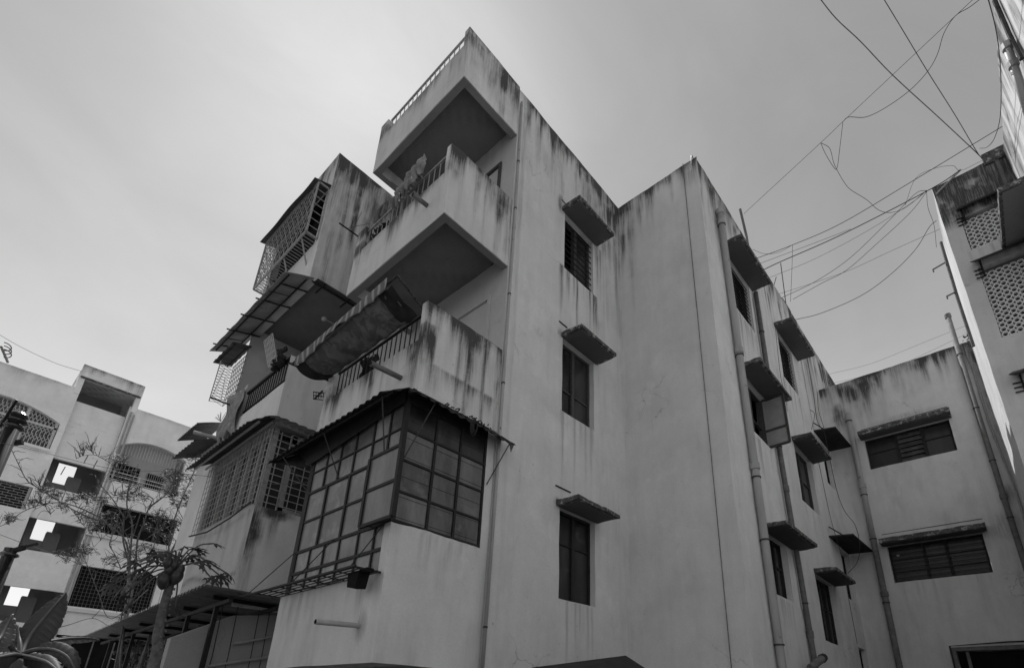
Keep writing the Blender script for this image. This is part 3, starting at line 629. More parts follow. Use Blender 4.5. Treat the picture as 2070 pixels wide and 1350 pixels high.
MB().grid(lambda a, b: (2.90-.36*b, 8.58+a*2.55, 11.42-.12*b-.03*b*math.sin(a*11)-.02*math.sin(a*5+1)), 40, 5).build('cage_roof', M['tin'], cage, solid=.012)
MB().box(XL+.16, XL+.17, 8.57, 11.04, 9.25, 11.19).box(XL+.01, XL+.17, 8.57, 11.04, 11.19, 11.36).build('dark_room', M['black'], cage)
fl = MB()
for k in range(3): fl.tube([(xc+.03, 8.85+k*.75, 9.96), (XL+.02, 8.9+k*.75, 9.45)], .018, 6)
fl.build('cage_bracket', M['lightmetal'], cage)
# sheet awning over the open balcony
zi, zo = 8.98, 8.80
fs = MB().grid(lambda a, b: (2.93-.50*b, 8.5+3.62*a, zi+(zo-zi)*b-.05*b*b+.012*math.sin(a*40)*b), 60, 6)
aw = fs.build('sheet_awning', M['tin_l'], bld, solid=.008)
for yy in (8.9, 9.6, 10.3, 11.0, 11.75): MB().bar((3.0, yy, zi-.045), (2.38, yy, zo-.05), .022).build('purlin', M['dark'], aw)
for xx, zz in ((2.52, zo-.025), (2.82, zi-.09)): MB().bar((xx, 8.55, zz), (xx, 12.0, zz), .022).build('purlin', M['dark'], aw)
for yy in (9.25, 11.4): MB().bar((2.85, yy, zi-.06), (2.45, yy, zo-.03), .010).build('purlin', M['dark'], aw)
sd_ = MB().grid(lambda a, b: (2.95+1.4*a, 8.58-.2*(1-b), 8.93-.02*(1-b)), 14, 3).build('sheet_awning', M['tin'], bld, solid=.008)
for a, b in (((3.1, 8.36, 8.88), (3.1, 8.75, 8.9)), ((2.9, 8.5, 8.89), (4.3, 8.5, 8.89)), ((3.6, 8.34, 8.88), (3.6, 8.75, 8.9))): MB().bar(a, b, .022).build('purlin', M['dark'], sd_)
l2 = MB().grid(lambda a, b: (2.9-.36*b, 10.95+1.1*a, 8.60-.1*b+.015*math.sin(a*30)), 30, 3).build('sheet_awning', M['tin'], bld, solid=.008)
for xx in (2.6, 2.8): MB().bar((xx, 11.0, 8.50), (xx, 12.0, 8.50), .022).build('purlin', M['dark'], l2)
# far grille of the open balcony and the panel beside it
gr = MB(); gy0, gy1, gz0, gz1 = 10.95, 11.72, 7.42, 8.42
for k in range(8): gr.bar((2.86, gy0+k*.11, gz0), (2.86, gy0+k*.11, gz1), .012)
for k in range(8): gr.bar((2.86, gy0, gz0+k*.14), (2.86, gy1, gz0+k*.14), .012)
for k in range(14): gr.bar((2.6+.0*k, gy1, gz0+k*.068), (2.86, gy1, gz0+k*.068+.08), .008); gr.bar((2.86, gy1, gz0+k*.068), (2.6, gy1, gz0+k*.068+.08), .008)
gr.bar((2.6, gy1, gz0), (2.6, gy1, gz1), .016)
gr.build('window_grille', M['lightmetal'], bld)
# caged bay window of the first floor
bz0, bz1 = 4.47, 5.72; bay = MB()
cols = [8.58, 9.0, 9.45, 9.95, 10.45, 11.08]
for yy in cols: hw_ = .035 if yy in (8.58, 11.08) else .016; bay.box(XL+.02, XL+.10, yy-hw_, yy+hw_, bz0, bz1+.1)
bay.box(XL+.02, XL+.1, 8.55, 11.1, bz1-.02, bz1+.12); bay.box(XL+.01, XL+.1, 8.55, 11.1, bz0-.02, bz0+.05)
for xx in (XL+.05, 3.25, 4.0): bay.box(xx-.04, xx+.04, YL+.03, YL+.10, bz0, bz1+.1)
bay.box(3.2, 4.05, YL+.03, YL+.1, bz0, bz0+.07); bay.box(3.2, 4.05, YL+.03, YL+.1, bz1-.05, bz1+.12)
for k in range(9):                                             # arch in the side window
    a0, a1 = math.pi*k/9, math.pi*(k+1)/9
    bay.bar((3.62-.32*math.cos(a0), YL+.05, 5.35+.3*math.sin(a0)), (3.62-.32*math.cos(a1), YL+.05, 5.35+.3*math.sin(a1)), .018)
bw_ = bay.build('bay_window', M['lightmetal'], bld)
for i in range(5): pbox('window_pane', M['glass'], bw_, XL+.08, XL+.086, cols[i]+.04, cols[i+1]-.04, bz0+.05, bz1-.02)
for k in range(34):
    yy = 8.62+k*.074; pbox('curtain_fold', M['clothd'], bw_, XL+.084+.004*(k % 3), XL+.088+.004*(k % 3), yy-.017, yy+.017, bz0+.05, bz1-.02)
pbox('window_pane', M['glass'], bw_, 3.29, 3.96, YL+.08, YL+.086, bz0+.07, bz1-.05); pbox('window_pane', M['glass'], bw_, XL+.1, 3.2, YL+.08, YL+.086, bz0, bz1)
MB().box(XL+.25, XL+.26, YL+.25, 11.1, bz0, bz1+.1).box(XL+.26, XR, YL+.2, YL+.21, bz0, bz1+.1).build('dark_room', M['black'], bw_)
for k in range(11):                                            # burglar bars standing off the wall
    zz = bz0+.06+k*.12
    pbox('grille_bar', M['lightmetal'], bw_, XL-.060, XL-.052, 8.5, 11.15, zz-.0045, zz+.0045); pbox('grille_bar', M['lightmetal'], bw_, XL-.06, 4.25, YL-.062, YL-.05, zz-.006, zz+.006)
for k in range(19):
    yy = 8.52+k*.145; pbox('grille_bar', M['lightmetal'], bw_, XL-.072, XL-.064, yy-.0045, yy+.0045, bz0-.03, bz1+.05)
for k in range(9):
    xx = XL-.03+k*.155; pbox('grille_bar', M['lightmetal'], bw_, xx-.006, xx+.006, YL-.074, YL-.064, bz0-.03, bz1+.05)
MB().tube([(XL-.09, 8.5, 4.47), (XL-.1, 9.2, 4.36), (XL-.09, 10.2, 4.32), (XL-.09, 11.15, 4.42)], .014, 6).build('hanging_hose', M['cable'], bw_)
t2 = tin_roof('tin_awning', [(2.9, 11.3, 6.0), (2.9, 8.6, 6.02), (2.9, 8.5, 6.02), (4.3, 8.5, 6.0)], [(2.5, 11.5, 5.78), (2.5, 8.62, 5.82), (2.66, 8.25, 5.86), (3.75, 8.36, 5.84)], M['tin'], (20, 2, 9), bld)
MB().bar((2.62, 8.5, 5.80), (2.62, 11.4, 5.78), .03).bar((2.8, 8.45, 5.86), (2.8, 11.4, 5.84), .03).build('purlin', M['lightmetal'], t2)
# shallow third bay glimpsed beyond
p = PL(.12); p.box(2.872, 4.37, 11.16, 12.3, 3.05, 6.6); p.build('wall', M['plaster_l'], bld)
t3 = tin_roof('tin_awning', [(2.95, 12.7, 6.98), (2.95, 11.5, 6.98)], [(2.47, 12.7, 6.80), (2.47, 11.5, 6.80)], M['tin'], (14,), bld)
t4 = tin_roof('tin_awning', [(2.95, 12.6, 6.52), (2.95, 11.2, 6.52)], [(2.45, 12.6, 6.32), (2.45, 11.2, 6.32)], M['tin'], (8,), bld)
MB().tube([P(391, 873, 'x', 2.42), P(447, 888, 'x', 2.87)], .04, 8).build('drain_spout', M['pvc'], bld)
# ground-floor store wall under the shed
MB().prism([(2.24, 8.556, 0), (4.36, 8.556, 0), (4.36, 8.556, 2.98), (2.94, 8.556, 2.78), (2.68, 8.556, 2.63), (2.25, 8.556, 2.39)], (0, .16, 0)).build('store_wall', M['far_in'], bld)  # darker wall colour stands for the shade under the shed
# small opened window leaf beside the gap between the two stacks
q = MB()
a, b, c, d = P(759, 449, 'y', 8.42), P(764, 425, 'y', 8.42), P(773, 415, 'y', 8.42), P(779, 410, 'y', 8.42)
for s0, s1 in ((P(758, 452, 'y', 8.42), P(765, 424, 'y', 8.42)), (P(765, 424, 'y', 8.42), P(774, 414, 'y', 8.42))): q.bar(s0, s1, .025)
q.tube([P(770, 440, 'y', 8.40), P(778.5, 411, 'y', 8.40)], .03, 8)
q.prism([P(759, 452, 'y', 8.45), P(765, 425, 'y', 8.45), P(774, 415, 'y', 8.45), P(770, 447, 'y', 8.45)], (0, .02, 0))
q.build('vent_window', M['iron'], bld)
# ------------------------------------------------------------------ LOWER WING closing the court
XW, ZW = 15.14, 10.5
wing = thing('apartment_building', 'low flat-roofed wing with two long shaded louvred windows and two soil pipes', 'building', (XW, 0, 0))
ww = [(.12, 2.0, 7.70, 8.58), (.10, 2.0, 4.67, 5.59), (-2.2, 1.12, 1.2, 3.02)]
p = PL(.055); p.sheet((XW, -3.0, 0), (0, YB+3.0-.004, 0), (0, 0, ZW), [(a+3, b+3, c, d) for a, b, c, d in ww], top=.02)
for h in ww: p.reveal('x', XW, h, .2)
p.build('wall', M['plaster'], wing, [s_top(ZW, .62, 1, 201), s_top(ZW, .25, .9, 202, band=.3), s_blob(2.45, 9.5, .25, .55, .95, 203, 1), s_blob(-.55, 6.35, .2, .35, .6, 204, 1), s_blob(-.3, 5.7, .7, .5, .35, 205, 1), s_blob(1.0, 8.95, 1.2, .12, .35, 207, 1), s_drip(.1, 2.0, 4.6, .5, .2, 206, 1), s_top(ZW, .8, .8, 208, 14.0, 14.85, .3), s_all(.14, 209)])
MB().box(XW+.1, 19, -3, YB-.1, 10.0, 10.2).box(XW+.05, 19, -3.1, -3.0, 0, 10.4).build('roof', M['soffit'], wing)
window(wing, 'x', XW, *ww[0], dep=.14, muls=(.32, .63), trans=(.55,), glass='glass', louv=(1,), frame='dark')
f4 = window(wing, 'x', XW, *ww[1], dep=.14, muls=(.38, .62), trans=(.3, .62), glass='glass', frame='dark', bars=7)
MB().tube([(XW+.1, 1.82, 5.36), (XW+.13, 1.82, 5.36)], .035, 12).build('exhaust_fan', M['lightmetal'], f4)
q = MB(); q.box(XW-.03, XW+.1, 1.12, 1.2, 1.2, 3.1); q.box(XW-.03, XW+.1, -2.2, 1.12, 3.02, 3.1); q.box(XW+.05, XW+.12, .9, .96, 1.2, 3.02)
dk = q.build('loading_door', M['iron'], wing); MB().box(XW+.4, XW+.42, -2.3, 1.3, 1, 3.2).build('dark_room', M['black'], dk)
MB().tube([(XW-.06, 1.22, .0), (XW-.06, 1.21, 3.13), (XW-.06, .2, 3.16), (XW-.06, -1.5, 3.14)], .018, 6).build('conduit', M['cable'], dk)
for y0, y1, z in ((.05, 2.07, 8.58), (0.0, 2.10, 5.6)):
    sunshade(wing, 'x', XW, y0, y1, z, .38, .14)
    MB().box(XW-.006, XW-.002, y0+.03, y1-.04, z+.30, z+.315).build('flashing', M['dark'], wing)
drainpipe(wing, [(XW-.1, 2.25, 9.45), (XW-.1, 2.25, 5.5)], .07, 'pvc', (7.25,), (9.2, 7.0, 5.8), (.1, 0, 0))
drainpipe(wing, [(XW-.1, 2.25, 5.5), (XW-.1, 2.25, 0)], .07, 'iron', (4.4,), (4.2,), (.1, 0, 0))
drainpipe(wing, [(XW-.1, -.45, 11.4), (XW-.1, -.45, 6.35), (XW-.1, -.47, 3.2), (XW-.1, -.47, 0)], .056, 'iron', (11.35, 6.3), (10.15, 8.6, 7.2, 5.8), (.1, 0, 0))
MB().tube([(XW-.06, -.62, 9.8), (XW-.06, -.60, 8.2), (XW-.06, -.68, 6.5), (XW-.06, -.7, 0)], .02, 6).build('conduit', M['lightmetal'], wing)
# ------------------------------------------------------------------ RIGHT-HAND BUILDING with pierced screens
rb = thing('apartment_building', 'tall mould-blackened block at the right edge with round-holed jali screens', 'building', (11.5, -.7, 0))
XJ = 11.5; YJ = -.72
jh = [(-2.2, -1.0, 10.36, 11.2), (-2.2, -1.0, 8.22, 9.88), (-2.2, -1.05, 5.9, 7.25)]
p = PL(.05); y0 = -2.4
p.sheet((XJ, y0, 0), (0, YJ-y0, 0), (0, 0, 12.3), [(a-y0, b-y0, c, d) for a, b, c, d in jh], top=.03)
for h in jh: p.reveal('x', XJ, h, .14)
p.build('wall', M['plaster'], rb, [s_patch(12.4, 11.0, .95, 301, 5), s_top(12.3, .5, .8, 302), s_drip(-2.2, -.9, 10.3, .6, .35, 303, 1), s_all(.1, 304), lambda q: .4*np.exp(-((q[:, 2]-9.62-.04*np.sin(q[:, 1]*9))/.012)**2)*(q[:, 1] > -1.0)])
p = PL(.07); p.sheet((XJ, YJ, 0), (XW-XJ, 0, 0), (0, 0, 12.3), top=.02); p.build('wall', M['plaster_l'], rb, [s_top(12.3, .4, .5, 311), s_all(.15, 312)])
XN = -5.0
p = PL(.06); p.sheet((XN, -1.95, 0), (XJ-XN, 0, 0), (0, 0, 12.3), top=.02); p.sheet((XN, -9, 0), (0, 7.05, 0), (0, 0, 12.3))
p.build('wall', M['plaster_l'], rb, [s_top(12.3, 1.6, .8, 321), s_all(.45, 322, 3), s_drip(5, 11.4, 12.3, 3.0, .6, 323, 0, 9)])
MB().box(XN+.1, 20, -9, -2.05, 11.6, 11.8).box(11.6, 15.1, -2.05, -.82, 11.601, 11.799).build('roof', M['soffit'], rb)
cell = .108; A_ = [2*math.pi*(k+.5)/12 for k in range(12)]; jm = MB(); hh = cell/2; rad = .038
def jout(a):
    c, s_ = abs(math.cos(a)), abs(math.sin(a)); r_ = min(hh/max(c, s_), (2*hh-.024)/(c+s_)); return (r_*math.cos(a), r_*math.sin(a))
vs_ = []
for dx in (0, .06):
    for a in A_: vs_.append((dx, rad*math.cos(a), rad*math.sin(a)))
    for a in A_: vs_.append((dx,)+jout(a))
fs_ = []
for k in range(12):
    n_ = (k+1) % 12; fs_ += [(k, n_, 12+n_, 12+k), (k, 24+k, 24+n_, n_), (12+k, 12+n_, 36+n_, 36+k)]
jme = bpy.data.meshes.new('jali_block'); jme.from_pydata(vs_, [], fs_); jme.materials.append(M['plaster_l'])
for (a, b, c, d) in jh:
    s_ = MB().box(XJ+.28, XJ+.30, a, b, c, d).build('jali_screen', M['black'], rb)
    nr = int((d-c-.05)/cell); nc = int((b-a)/cell)
    for i in range(nc):
        for k in range(nr):
            yy = b-.01-(i+.5)*cell
            if yy < -1.97: continue
            o = bpy.data.objects.new('jali_block', jme); COL.objects.link(o); o.parent = s_; o.location = Vector((XJ+.03, yy, c+.01+(k+.5)*cell))-wloc(s_)
for z in (11.30, 9.92, 7.32):                                  # thin folded shades on iron brackets
    m = MB().prism([(XJ, -.98, z+.14), (XJ, -2.0, z+.14), (XJ-.22, -2.0, z), (XJ-.22, -.98 if z > 11 else -.9, z)], (0, 0, .012))
    m.prism([(XJ-.22, -.9 if z < 11 else -.98, z), (XJ-.22, -2.0, z), (XJ-.23, -2.0, z-.05), (XJ-.23, -.98, z-.05)], (-.01, 0, 0))
    o = m.build('screen_shade', M['tin_b'], rb)
    for yy in (-1.06, -1.85): MB().bar((XJ-.02, yy, z+.1), (XJ-.02, yy, z-.28), .03).bar((XJ-.2, yy, z), (XJ-.01, yy, z-.26), .012).build('shade_bracket', M['dark'], o)
    for k in range(3): MB().bar((XJ-.03, -.93, z-.1-k*.09), (XJ-.01, -1.06, z-.1-k*.09), .02).build('bracket_pin', M['dark'], o)
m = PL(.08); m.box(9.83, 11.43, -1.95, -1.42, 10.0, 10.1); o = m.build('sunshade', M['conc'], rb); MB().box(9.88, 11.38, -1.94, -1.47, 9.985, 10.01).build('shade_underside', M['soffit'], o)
drainpipe(rb, [P(2036, 95, 'y', -1.84), P(2062, 172, 'y', -1.84), P(2100, 300, 'y', -1.84)], .055, 'pvc', (11.15, 10.75), (), None)
MB().tube([P(2010, 0, 'y', -1.9), P(2040, 70, 'y', -1.9), P(2065, 120, 'y', -1.9)], .03, 6).build('conduit', M['rust'], rb)
MB().tube([P(1902, 490, 'x', 11.49), P(1935, 600, 'x', 11.49), P(1968, 700, 'x', 11.49)], .03, 8).build('conduit', M['iron'], rb)
for a, b in (((1910, 531), (1886, 545)), ((1932, 590), (1914, 599))):
    A2, B2 = P(*a, 'x', 11.52), P(*b, 'x', 11.3); MB().tube([A2, B2, B2-np.array((0, 0, .06))], .016, 6).build('drain_spout', M['iron'], rb)
MB().bar(P(1893, 392, 'x', 11.46), P(1942, 343, 'x', 11.46), .03).build('cable_tray', M['pvc'], rb)
MB().box(XJ-.04, XJ+.05, -2.0, -1.62, 12.2, 12.5).build('parapet_block', M['conc'], rb)
MB().box(XJ-.03, XJ, -1.84, -1.78, 11.4, 12.35).build('drainpipe', M['iron'], rb)
# ------------------------------------------------------------------ FAR-LEFT BUILDING
YF = 32.0
fb_ = thing('apartment_building', 'pale block at far left with arched openings and an open stair tower', 'building', (2.9, YF, 0))
p = PL(.22); X0 = -6.0
fh = [(-2.6, 1.68, 12.25, 14.15), (3.98, 6.9, 11.6, 14.0), (-2.6, 1.65, 9.3, 10.36), (4.08, 7.3, 8.98, 10.4), (-2.6, .4, 6.3, 7.4), (4.1, 7.2, 5.5, 7.35), (3.95, 8.6, 2.0, 4.25), (1.9, 3.88, 0, 15.7)]
p.sheet((X0, YF, 0), (18, 0, 0), (0, 0, 15.6), [(a-X0, b-X0, c, d) for a, b, c, d in fh])
for h in fh[:-1]: p.reveal('y', YF, h, .35)
p.build('wall', M['far'], fb_, [s_top(15.6, .12, .3, 401), s_drip(-2, 1.6, 12.2, .8, .2, 402), s_all(.08, 403)])
def spandrel(x0, x1, zs0, zap, xa, zs1):
    m = MB(); n = 16; cur = []
    for k in range(n+1):
        x = x0+(x1-x0)*k/n
        if x <= xa: t_ = (xa-x)/(xa-x0); z = zap-(zap-zs0)*t_**2
        else: t_ = (x-xa)/(x1-xa); z = zap-(zap-zs1)*t_**2
        cur.append((x, z))
    top = zap+.16
    for (xa_, za), (xb_, zb) in zip(cur[:-1], cur[1:]): m.prism([(xa_, YF+.004, za), (xb_, YF+.004, zb), (xb_, YF+.004, top), (xa_, YF+.004, top)], (0, .3, 0))
    m.build('arch', M['far'], fb_)
spandrel(-2.62, 1.7, 13.5, 14.12, -.4, 13.58); spandrel(3.96, 6.92, 13.4, 13.98, 5.4, 13.62)
# stair bay: alternating wall bands and dark landings
for z0, z1, yo in ((13.95, 15.05, .25), (12.0, 13.85, .22), (9.08, 10.57, .12), (6.02, 7.62, -.06), (3.0, 4.6, .1), (13.85, 13.95, .27)): p = PL(.25); p.box(1.9, 3.88, YF+yo, YF+yo+.18, z0, z1); p.build('stair_panel', M['far'], fb_, [s_all(.08, 411)])
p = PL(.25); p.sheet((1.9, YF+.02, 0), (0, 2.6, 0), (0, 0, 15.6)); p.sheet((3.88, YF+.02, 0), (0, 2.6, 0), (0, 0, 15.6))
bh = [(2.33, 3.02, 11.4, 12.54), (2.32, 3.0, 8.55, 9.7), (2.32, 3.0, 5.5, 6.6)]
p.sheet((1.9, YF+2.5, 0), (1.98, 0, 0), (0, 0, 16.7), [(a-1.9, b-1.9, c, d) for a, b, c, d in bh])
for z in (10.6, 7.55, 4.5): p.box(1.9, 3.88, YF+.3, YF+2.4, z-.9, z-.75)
p.build('stair_well', M['far_in'], fb_, [s_all(.08, 411)])  # interior coloured darker in place of the stairwell's shade
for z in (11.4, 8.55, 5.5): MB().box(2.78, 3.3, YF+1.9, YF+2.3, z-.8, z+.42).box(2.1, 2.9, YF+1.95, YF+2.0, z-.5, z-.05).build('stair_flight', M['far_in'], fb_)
p = PL(.2); p.box(1.68, 4.2, YF-.05, YF+.3, 16.25, 16.92); p.box(1.68, 1.9, YF-.05, YF+.3, 15.3, 16.2); p.box(3.98, 4.2, YF-.05, YF+.3, 15.3, 16.2); p.box(1.68, 4.2, YF+.3, YF+3, 16.5, 16.8)
p.sheet((1.7, YF+.3, 15.3), (0, 2.7, 0), (0, 0, 1.3)); p.sheet((4.18, YF+.3, 15.3), (0, 2.7, 0), (0, 0, 1.3)); p.sheet((1.7, YF+2.9, 15.3), (2.48, 0, 0), (0, 0, 1.3))
p.build('stair_tower', M['far'], fb_, [s_top(16.9, .35, .7, 421), s_all(.1, 422)])
MB().box(1.72, 4.16, YF-.12, YF-.052, 16.16, 16.25).build('tower_ledge', M['conc'], fb_)
for nm_, q_ in (('roof', (4.0, 11.9, YF+.3, YF+3, 15.0, 15.2)), ('roof', (-5.9, 1.8, YF+.3, YF+3, 15.0, 15.2)), ('wall', (-5.9, 1.85, YF+1.6, YF+1.7, 0, 15)), ('wall', (3.95, 11.9, YF+1.5, YF+1.6, 0, 15)), ('wall', (11.9, 12, YF+.02, YF+3, 0, 15.6))): MB().box(*q_).build(nm_, M['plaster_in'], fb_)
# lattice behind the left arch
m = MB(); z0, z1 = 12.27, 14.0; x0, x1 = -2.6, 1.66; yy = YF+.22
for xx in (-1.6, -.55, .55, 1.6): m.box(xx-.05, xx+.05, yy-.03, yy+.03, z0, 14.05)
for zz in (12.3, 13.35): m.box(x0, x1, yy-.03, yy+.03, zz-.05, zz+.05)
for k in range(31):
    xx = x0+k*.14
    for zb, hgt in ((12.55, .32), (13.0, .32), (13.4, .5)):
        m.bar((xx, yy, zb), (min(xx+.2, x1), yy, zb+hgt), .022); m.bar((min(xx+.2, x1), yy, zb), (xx, yy, zb+hgt), .022)
    m.bar((xx, yy, 12.3), (xx, yy, 12.58), .024); m.bar((xx, yy, 12.85), (xx, yy, 13.02), .024)
    m.bar((xx, yy, 13.88), (xx, yy, 14.1), .02)
m.build('arch_lattice', M['chalk'], fb_)
MB().box(-2.6, 1.68, YF+.7, YF+.72, 12.25, 14.2).build('dark_room', M['soffit'], fb_)
m = MB().box(-2.6, 1.7, YF-.12, YF+.05, 12.12, 12.24)
for k in range(9): m.bar((-2.0+k*.42, YF-.02, 12.12), (-2.0+k*.42, YF-.1, 11.95), .03)
m.bar((-2.6, YF-.1, 12.0), (1.7, YF-.1, 12.0), .025); m.build('window_ledge', M['far'], fb_)
MB().box(-2.6, 1.3, YF-.03, YF+.02, 11.1, 11.16).build('window_ledge', M['far'], fb_)
# brick-bond vents
m = MB()
for r_ in range(9):
    zz = 9.32+r_*.118; m.box(-2.6, 1.62, YF+.1, YF+.16, zz-.008, zz+.008)
    for c in range(14): xx = -2.5+c*.3+(.15 if r_ % 2 else 0); m.box(xx-.008, xx+.008, YF+.1, YF+.15, zz, min(zz+.118, 10.34))
for xx in (.32, 1.58): m.box(xx-.05, xx+.05, YF+.05, YF+.18, 9.3, 10.36)
m.build('vent_lattice', M['pvc'], fb_); MB().box(-2.6, 1.65, YF+.25, YF+.27, 9.3, 10.4).build('dark_room', M['tin_b'], fb_)
# loggia behind the right arch
MB().box(3.98, 6.9, YF+1.2, YF+1.25, 11.5, 14.1).build('loggia_wall', M['plaster_in'], fb_)
for a, b, c, d in ((4.0, 5.3, 11.7, 12.9), (5.65, 6.4, 11.6, 12.8)):
    q = MB()
    for k in range(9): xx = a+(b-a)*k/8; q.bar((xx, YF+1.1, c), (xx, YF+1.1, d), .02)
    for k in range(5): zz = c+(d-c)*k/4; q.bar((a, YF+1.1, zz), (b, YF+1.1, zz), .02)
    o = q.build('window', M['lightmetal'], fb_); MB().box(a, b, YF+1.15, YF+1.19, c, d).build('dark_room', M['black'], o)
q = MB()
for zz in (11.65, 11.85, 12.05): q.bar((4.0, YF-.02, zz), (6.3, YF-.02, zz), .035)
for xx in (4.0, 5.2, 6.3): q.bar((xx, YF-.02, 11.55), (xx, YF-.02, 12.08), .04)
q.build('railing', M['chalk'], fb_)
for k in range(22): 
    a = 4.1+k*.125; pbox('grille_bar', M['chalk'], fb_, a-.01, a+.01, YF+.2, YF+.22, 13.1, 13.5+.45*(1-((a-5.4)/1.5)**2))
MB().box(3.9, 7.5, YF-.2, YF+.1, 8.72, 8.95).build('window_ledge', M['plaster_l'], fb_); MB().box(3.9, 8.0, YF-.2, YF+.05, 5.25, 5.4).build('window_ledge', M['plaster_l'], fb_)
for a, b, c, d, nb in ((4.08, 7.3, 8.98, 10.4, 4), (4.1, 7.2, 5.5, 7.35, 22), (3.95, 8.6, 2.0, 4.25, 6)):
    q = MB()
    for k in range(nb+1): xx = a+(b-a)*k/nb; q.bar((xx, YF+.12, c), (xx, YF+.12, d), .014 if nb > 9 else .05)
    if nb > 9:
        for k in range(12): zz = c+(d-c)*k/11; q.bar((a, YF+.1, zz), (b, YF+.1, zz), .012)
    o = q.build('window', M['iron' if nb != 4 else 'wood'], fb_); MB().box(a, b, YF+.3, YF+.32, c, d).build('window_pane', M['black'], o)
MB().tube([(4.0, YF-.05, 15.3), (3.95, YF-.05, 2)], .04, 6).tube([(4.15, YF-.05, 15.2), (4.1, YF-.05, 2)], .04, 6).build('drainpipe', M['pvc'], fb_)
q = MB(); ax_ = P(6, 735, 'y', YF+1)
q.tube([ax_-np.array((0, 0, 1)), P(-4, 690, 'y', YF+1)], .05, 6).tube([P(16, 733, 'y', YF+1), P(2, 700, 'y', YF+1)], .05, 6)
for k in range(3):
    c = P(8, 700+k*7, 'y', YF+1); q.tube([c+np.array((.25*math.cos(t_), 0, .2*math.sin(t_))) for t_ in np.linspace(-1.4, 1.8, 9)], .025, 5)
q.build('roof_antenna', M['iron'], fb_)
# ------------------------------------------------------------------ shed with corrugated roof
shed = thing('lean_to_shed', 'dark corrugated sheet shed roof on thin posts under the left balconies', 'shed', (2.3, 7.7, 0))
o0 = np.array((2.24, 7.72, 3.0)); U = np.array((.42, 9.2, .0)); V = np.array((1.72, .0, -.03))
m = corr(o0, U, V, 58, .022, 10); m.build('roof_sheet', M['tin_s'], shed, solid=.006)
for k, yy in enumerate((8.2, 9.6, 11.0, 12.4, 13.8, 15.2, 16.6)):
    x0 = 2.24+.42*(yy-7.72)/9.2
    o = MB().bar((x0+.25, yy, 2.935), (x0+1.7, yy, 2.91), .06, .05).build('purlin', M['black'], shed)
for off, zz in ((.38, 2.87), (1.0, 2.86), (1.62, 2.85)):
    MB().bar((2.24+off, 7.85, zz), (2.66+off, 16.8, zz), .05).build('beam', M['dark'], shed)
for yy in (8.42, 9.75, 11.4, 13.4, 15.6):
    x0 = 2.24+.38+.42*(yy-7.72)/9.2
    MB().bar((x0, yy, 0), (x0, yy, 2.9), .055).build('post', M['dark'], shed)
q = MB()
for a, b in ((( 2.62, 8.9, 2.62), (3.6, 8.9, 2.72)), ((2.66, 9.7, 2.55), (3.5, 9.7, 2.62))): q.bar(a, b, .03)
q.build('tie_rod', M['rust'], shed)
for i, (x, y) in enumerate(((2.75, 8.5), (2.95, 8.5), (3.25, 8.5), (3.4, 8.5))):
    o = MB().tube([(x, y, 2.9), (x+.02, y, 2.2), (x-.02, y, 1.2), (x+.02, y, .3)], .006, 5).build('hanging_rope', M['cable'], None, origin=(x, y, .3))
    setp(o, ('leftmost', 'second from left', 'second from right', 'rightmost')[i]+' of four thin ropes hanging below the shed roof', 'rope', 'ropes hanging under the shed')
o = MB().tube([P(472, 1300, 'y', 8.5), P(500, 1296, 'y', 8.5), P(548, 1286, 'y', 8.5)], .02, 8).build('wall_pipe', M['pvc'], None, origin=P(472, 1300, 'y', 8.5)); setp(o, 'short pale pipe fixed on the dim wall under the shed, upper one', 'pipe')
o = MB().tube([P(420, 1346, 'y', 8.5), P(470, 1338, 'y', 8.5), P(540, 1328, 'y', 8.5)], .02, 8).build('wall_pipe', M['pvc'], None, origin=P(420, 1346, 'y', 8.5)); setp(o, 'long pale pipe low on the dim wall under the shed', 'pipe')
# ------------------------------------------------------------------ dark hipped canopy at the foot of the facade
can = thing('entrance_canopy', 'dark hipped sheet canopy peeping up at the bottom centre below the plain facade', 'canopy', (6.6, 4.2, 0))
ap = P(1265, 1327, 'y', 4.2)
a1, a2, a3 = P(1075, 1352, 'y', 4.25), P(1170, 1356, 'y', 3.5), P(1325, 1366, 'y', 3.6)
m = MB().prism([ap, a1, a2], (0, 0, .02)).prism([ap, a2, a3], (0, 0, .02))
m.build('canopy_sheet', M['tin_b'], can)
q = MB().bar(ap-(0, 0, .03), a1-(0, 0, .03), .04).bar(ap-(0, 0, .03), a3-(0, 0, .03), .05)
for c in (a2, a3): q.bar((c[0], c[1], 0), c, .05)
q.build('canopy_frame', M['dark'], can)

